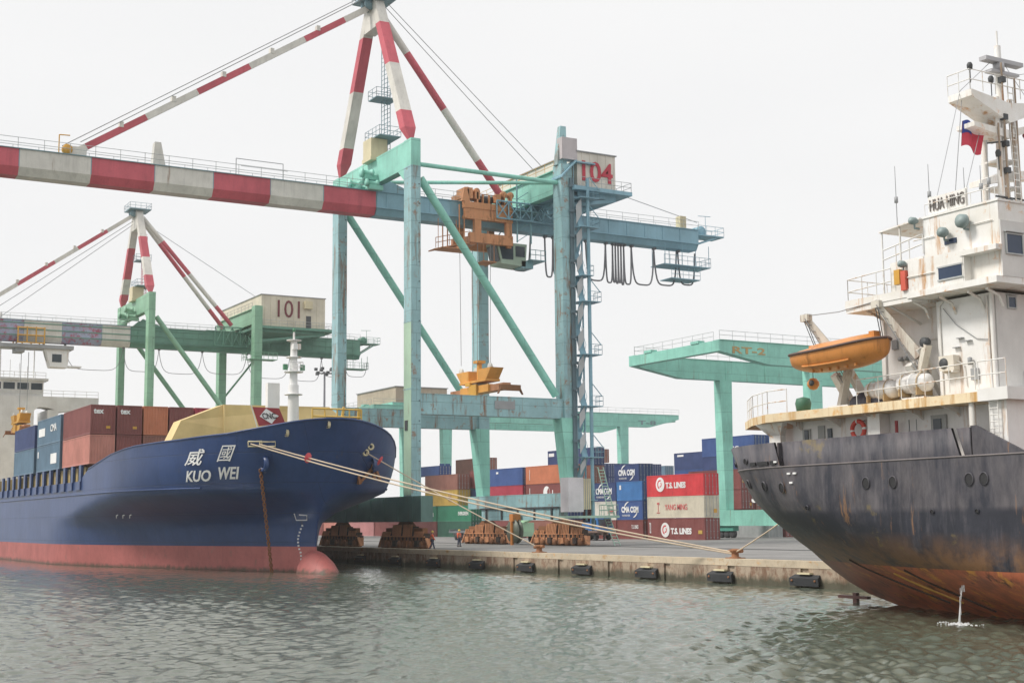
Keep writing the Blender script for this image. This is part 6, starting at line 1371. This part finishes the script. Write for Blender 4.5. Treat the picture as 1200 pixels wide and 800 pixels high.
# clutter on the pier deck by the wheels: cable reel and drum
t = thing('cable_reel', 'large black cable reel standing between the two landside wheel sets', 'cable reel', (-131.8, 76.6, QZ))
MB().lathe((-131.8, 76.4, QZ+1.5), [(0, -.3), (1.35, -.3), (1.35, -.2), (.6, -.2), (.6, .2), (1.35, .2), (1.35, .3), (0, .3)], 24, 0, 'y').build('reel', paint('grey green drum', (.10, .12, .09), .3, .4), t)
MB().box(-132.2, -131.4, 75.9, 76.9, QZ+2.6, QZ+3.4).beam((-131.8, 76.0, QZ), (-131.8, 76.0, QZ+2.6), .25, .25).build('stand', paint('deep orange box', (.55, .20, .04), .2, .2), t)

# ---------------------------------------------------------------- people: two dock workers
def skinned(name, verts, edges, radii, mat, par, sub=2):
    me = bpy.data.meshes.new(name); me.from_pydata(verts, edges, []); me.update()
    o = bpy.data.objects.new(name, me); COL.objects.link(o); o.parent = par; WL[o.name] = world(par)
    md = o.modifiers.new('skin', 'SKIN'); 
    for i, r in enumerate(radii): me.skin_vertices[0].data[i].radius = (r, r) if not isinstance(r, tuple) else r
    me.skin_vertices[0].data[0].use_root = True
    o.modifiers.new('sub', 'SUBSURF').levels = sub; o.modifiers['sub'].render_levels = sub
    dg = bpy.context.evaluated_depsgraph_get(); em = bpy.data.meshes.new_from_object(o.evaluated_get(dg)); em.name = name
    o.modifiers.clear(); o.data = em; bpy.data.meshes.remove(me)
    em.materials.clear(); em.materials.append(mat)
    for p in em.polygons: p.use_smooth = True
    return o
SKIN = plain('skin', (.45, .26, .17), .5)
def worker(x, y, rz, lab, stride, vest):
    t = thing('person', lab, 'person', (x, y, QZ), 'dock workers in orange vests', rz)
    s = stride
    V = [(0,0,.95), (0,0,1.15), (.01,0,1.36), (.02,0,1.47), (.03,0,1.56), (.03,0,1.68),      # pelvis..head
         (0,.10,.90), (.16*s,.11,.50), (.30*s-.06*s,.11,.10), (.30*s+.08,.11,.05), (0,-.10,.90), (-.05*s,-.11,.50), (-.30*s,-.11,.12), (-.30*s+.12,-.11,.05),
         (0,.19,1.40), (-.10*s,.26,1.13), (.05-.10*s,.27,.88), (0,-.19,1.40), (.08*s,-.26,1.14), (.22*s,-.26,.93), (.27*s,-.26,.85), (.08-.10*s,.27,.80)]
    E_ = [(0,1),(1,2),(2,3),(3,4),(4,5),(0,6),(6,7),(7,8),(8,9),(0,10),(10,11),(11,12),(12,13),(2,14),(14,15),(15,16),(2,17),(17,18),(18,19),(19,20),(16,21)]
    Rr = [.14,.135,.15,.06,.055,.10,.10,.07,.05,.045,.10,.07,.05,.045,.065,.05,.038,.065,.05,.038,.035,.035]
    body = skinned('body', V, E_, Rr, SKIN, t)
    tr = [0, 6, 7, 8, 10, 11, 12]; mp_ = {v: i for i, v in enumerate(tr)}
    skinned('trousers', [V[i] for i in tr], [(mp_[a], mp_[b]) for a, b in E_ if a in mp_ and b in mp_], [.155, .118, .088, .072, .118, .088, .072], plain('dark trousers', (.03, .04, .08), .8), t)
    up = [1, 2, 14, 15, 16, 17, 18, 19]; mu = {v: i for i, v in enumerate(up)}
    skinned('jacket', [V[i] for i in up], [(mu[a], mu[b]) for a, b in E_ if a in mu and b in mu], [.175, .185, .09, .068, .055, .09, .068, .055], vest, t)
    MB_ = MB(); MB_.lathe((x+.03, y, QZ+1.66), [(.16, 0), (.135, .02), (.13, .08), (.08, .14), (0, .16)], 14)
    # helmet: built about the thing's base, before its turn
    MB_.build('helmet', plain('yellow helmet', (.65, .45, .05), .4), t)
    MB().box(x+.13, x+.15, y-.02, y+.02, QZ+1.57, QZ+1.62).build('nose', SKIN, t)
    for sx in (8, 12): v = V[sx]; MB().hexa([(x+v[0]-.08, y+v[1]-.05, QZ), (x+v[0]+.2, y+v[1]-.05, QZ), (x+v[0]+.2, y+v[1]+.05, QZ), (x+v[0]-.08, y+v[1]+.05, QZ)], [(x+v[0]-.07, y+v[1]-.045, QZ+.12), (x+v[0]+.08, y+v[1]-.045, QZ+.12), (x+v[0]+.08, y+v[1]+.045, QZ+.12), (x+v[0]-.07, y+v[1]+.045, QZ+.12)]).build('boot', BLACK, t)
    return t
VEST = plain('orange work jacket', (.75, .13, .05), .7)
worker(-117.9, 59.2, math.radians(75), 'worker in an orange jacket and dark trousers walking past the waterside wheel sets', 1.0, VEST)
worker(-128.9, 67.9, math.radians(20), 'worker in an orange jacket standing on the apron in front of the landside wheel sets', .25, VEST)
# ---------------------------------------------------------------- humid air over the harbour
hz = MB().box(-1250, 950, -950, 950, -6, 66).build('haze', [], None)
hm = bpy.data.materials.new('humid air'); hm.use_nodes = True; n = hm.node_tree.nodes; n.clear()
ou = n.new('ShaderNodeOutputMaterial'); pv = n.new('ShaderNodeVolumePrincipled'); pv.inputs['Color'].default_value = (1, 1, 1, 1); pv.inputs['Density'].default_value = .0002
pv.inputs['Anisotropy'].default_value = .2
hm.node_tree.links.new(pv.outputs[0], ou.inputs['Volume']); hz.data.materials.append(hm); tag(hz, kind='stuff', label='thin pale harbour haze hanging over water and quay', cat='haze')

# ---------------------------------------------------------------- every separate piece of a part becomes an object of its own
def split_pieces():
    KEEP = ('lettering', 'emblem', 'marking', 'foam', 'water_jet', 'water', 'haze', 'cloth', 'crane_rails', 'quay_face', 'anchor_chain', 'falling', 'sun_emblem', 'wheel_truck', 'girder_stiffener', 'hatch_coaming', 'side_pillar')
    cache = {}
    for o in list(bpy.data.objects):
        if o.type != 'MESH' or o.name.split('.')[0] in KEEP or len(o.data.vertices) > 9000: continue
        me = o.data
        if me.name not in cache:
            n = len(me.vertices); par = list(range(n))
            def find(i):
                while par[i] != i: par[i] = par[par[i]]; i = par[i]
                return i
            for e in me.edges:
                a, b = find(e.vertices[0]), find(e.vertices[1])
                if a != b: par[a] = b
            box = {}
            for v in me.vertices:
                r = find(v.index); c = v.co
                if r not in box: box[r] = [c.x, c.y, c.z, c.x, c.y, c.z]
                else:
                    q = box[r]
                    for k in range(3): q[k] = min(q[k], c[k]); q[k+3] = max(q[k+3], c[k])
            rs_ = list(box); g = {r: r for r in rs_}
            def fg(i):
                while g[i] != i: g[i] = g[g[i]]; i = g[i]
                return i
            if len(rs_) > 500: cache[me.name] = None; continue
            for i, r in enumerate(rs_):
                A = box[r]
                for s in rs_[:i]:
                    B = box[s]
                    if A[0]-.035 <= B[3] and B[0]-.035 <= A[3] and A[1]-.035 <= B[4] and B[1]-.035 <= A[4] and A[2]-.035 <= B[5] and B[2]-.035 <= A[5]: g[fg(r)] = fg(s)
            groups = sorted({fg(r) for r in rs_}, key=lambda r: rs_.index(r))
            if len(groups) < 2 or len(groups) > 30: cache[me.name] = None; continue
            gi = {r: groups.index(fg(r)) for r in rs_}; vg = [gi[find(i)] for i in range(n)]
            out = []
            for k in range(len(groups)):
                idx = {}; vs = []; fs = []; mi = []; sm = []
                for p in me.polygons:
                    if vg[p.vertices[0]] != k: continue
                    f = []
                    for vi in p.vertices:
                        if vi not in idx: idx[vi] = len(vs); vs.append(tuple(me.vertices[vi].co))
                        f.append(idx[vi])
                    fs.append(f); mi.append(p.material_index); sm.append(p.use_smooth)
                m2 = bpy.data.meshes.new(me.name.split('.')[0]); m2.from_pydata(vs, [], fs)
                for mt in me.materials: m2.materials.append(mt)
                m2.polygons.foreach_set('material_index', mi); m2.polygons.foreach_set('use_smooth', sm); m2.update(); out.append(m2)
            cache[me.name] = out
        out = cache[me.name]
        if not out: continue
        if o.parent is None: continue
        slots = [(s.link, s.material) for s in o.material_slots]; base = o.name.split('.')[0]
        for k, m2 in enumerate(out):
            if k == 0: o.data = m2; q = o
            else:
                q = bpy.data.objects.new(base, m2); COL.objects.link(q); q.parent = o.parent; q.location = o.location; q.rotation_euler = o.rotation_euler
                if o.get('label'): q['label'] = o['label']
            for s, (lk, mt) in zip(q.material_slots, slots):
                s.link = lk
                if lk == 'OBJECT': s.material = mt
split_pieces()
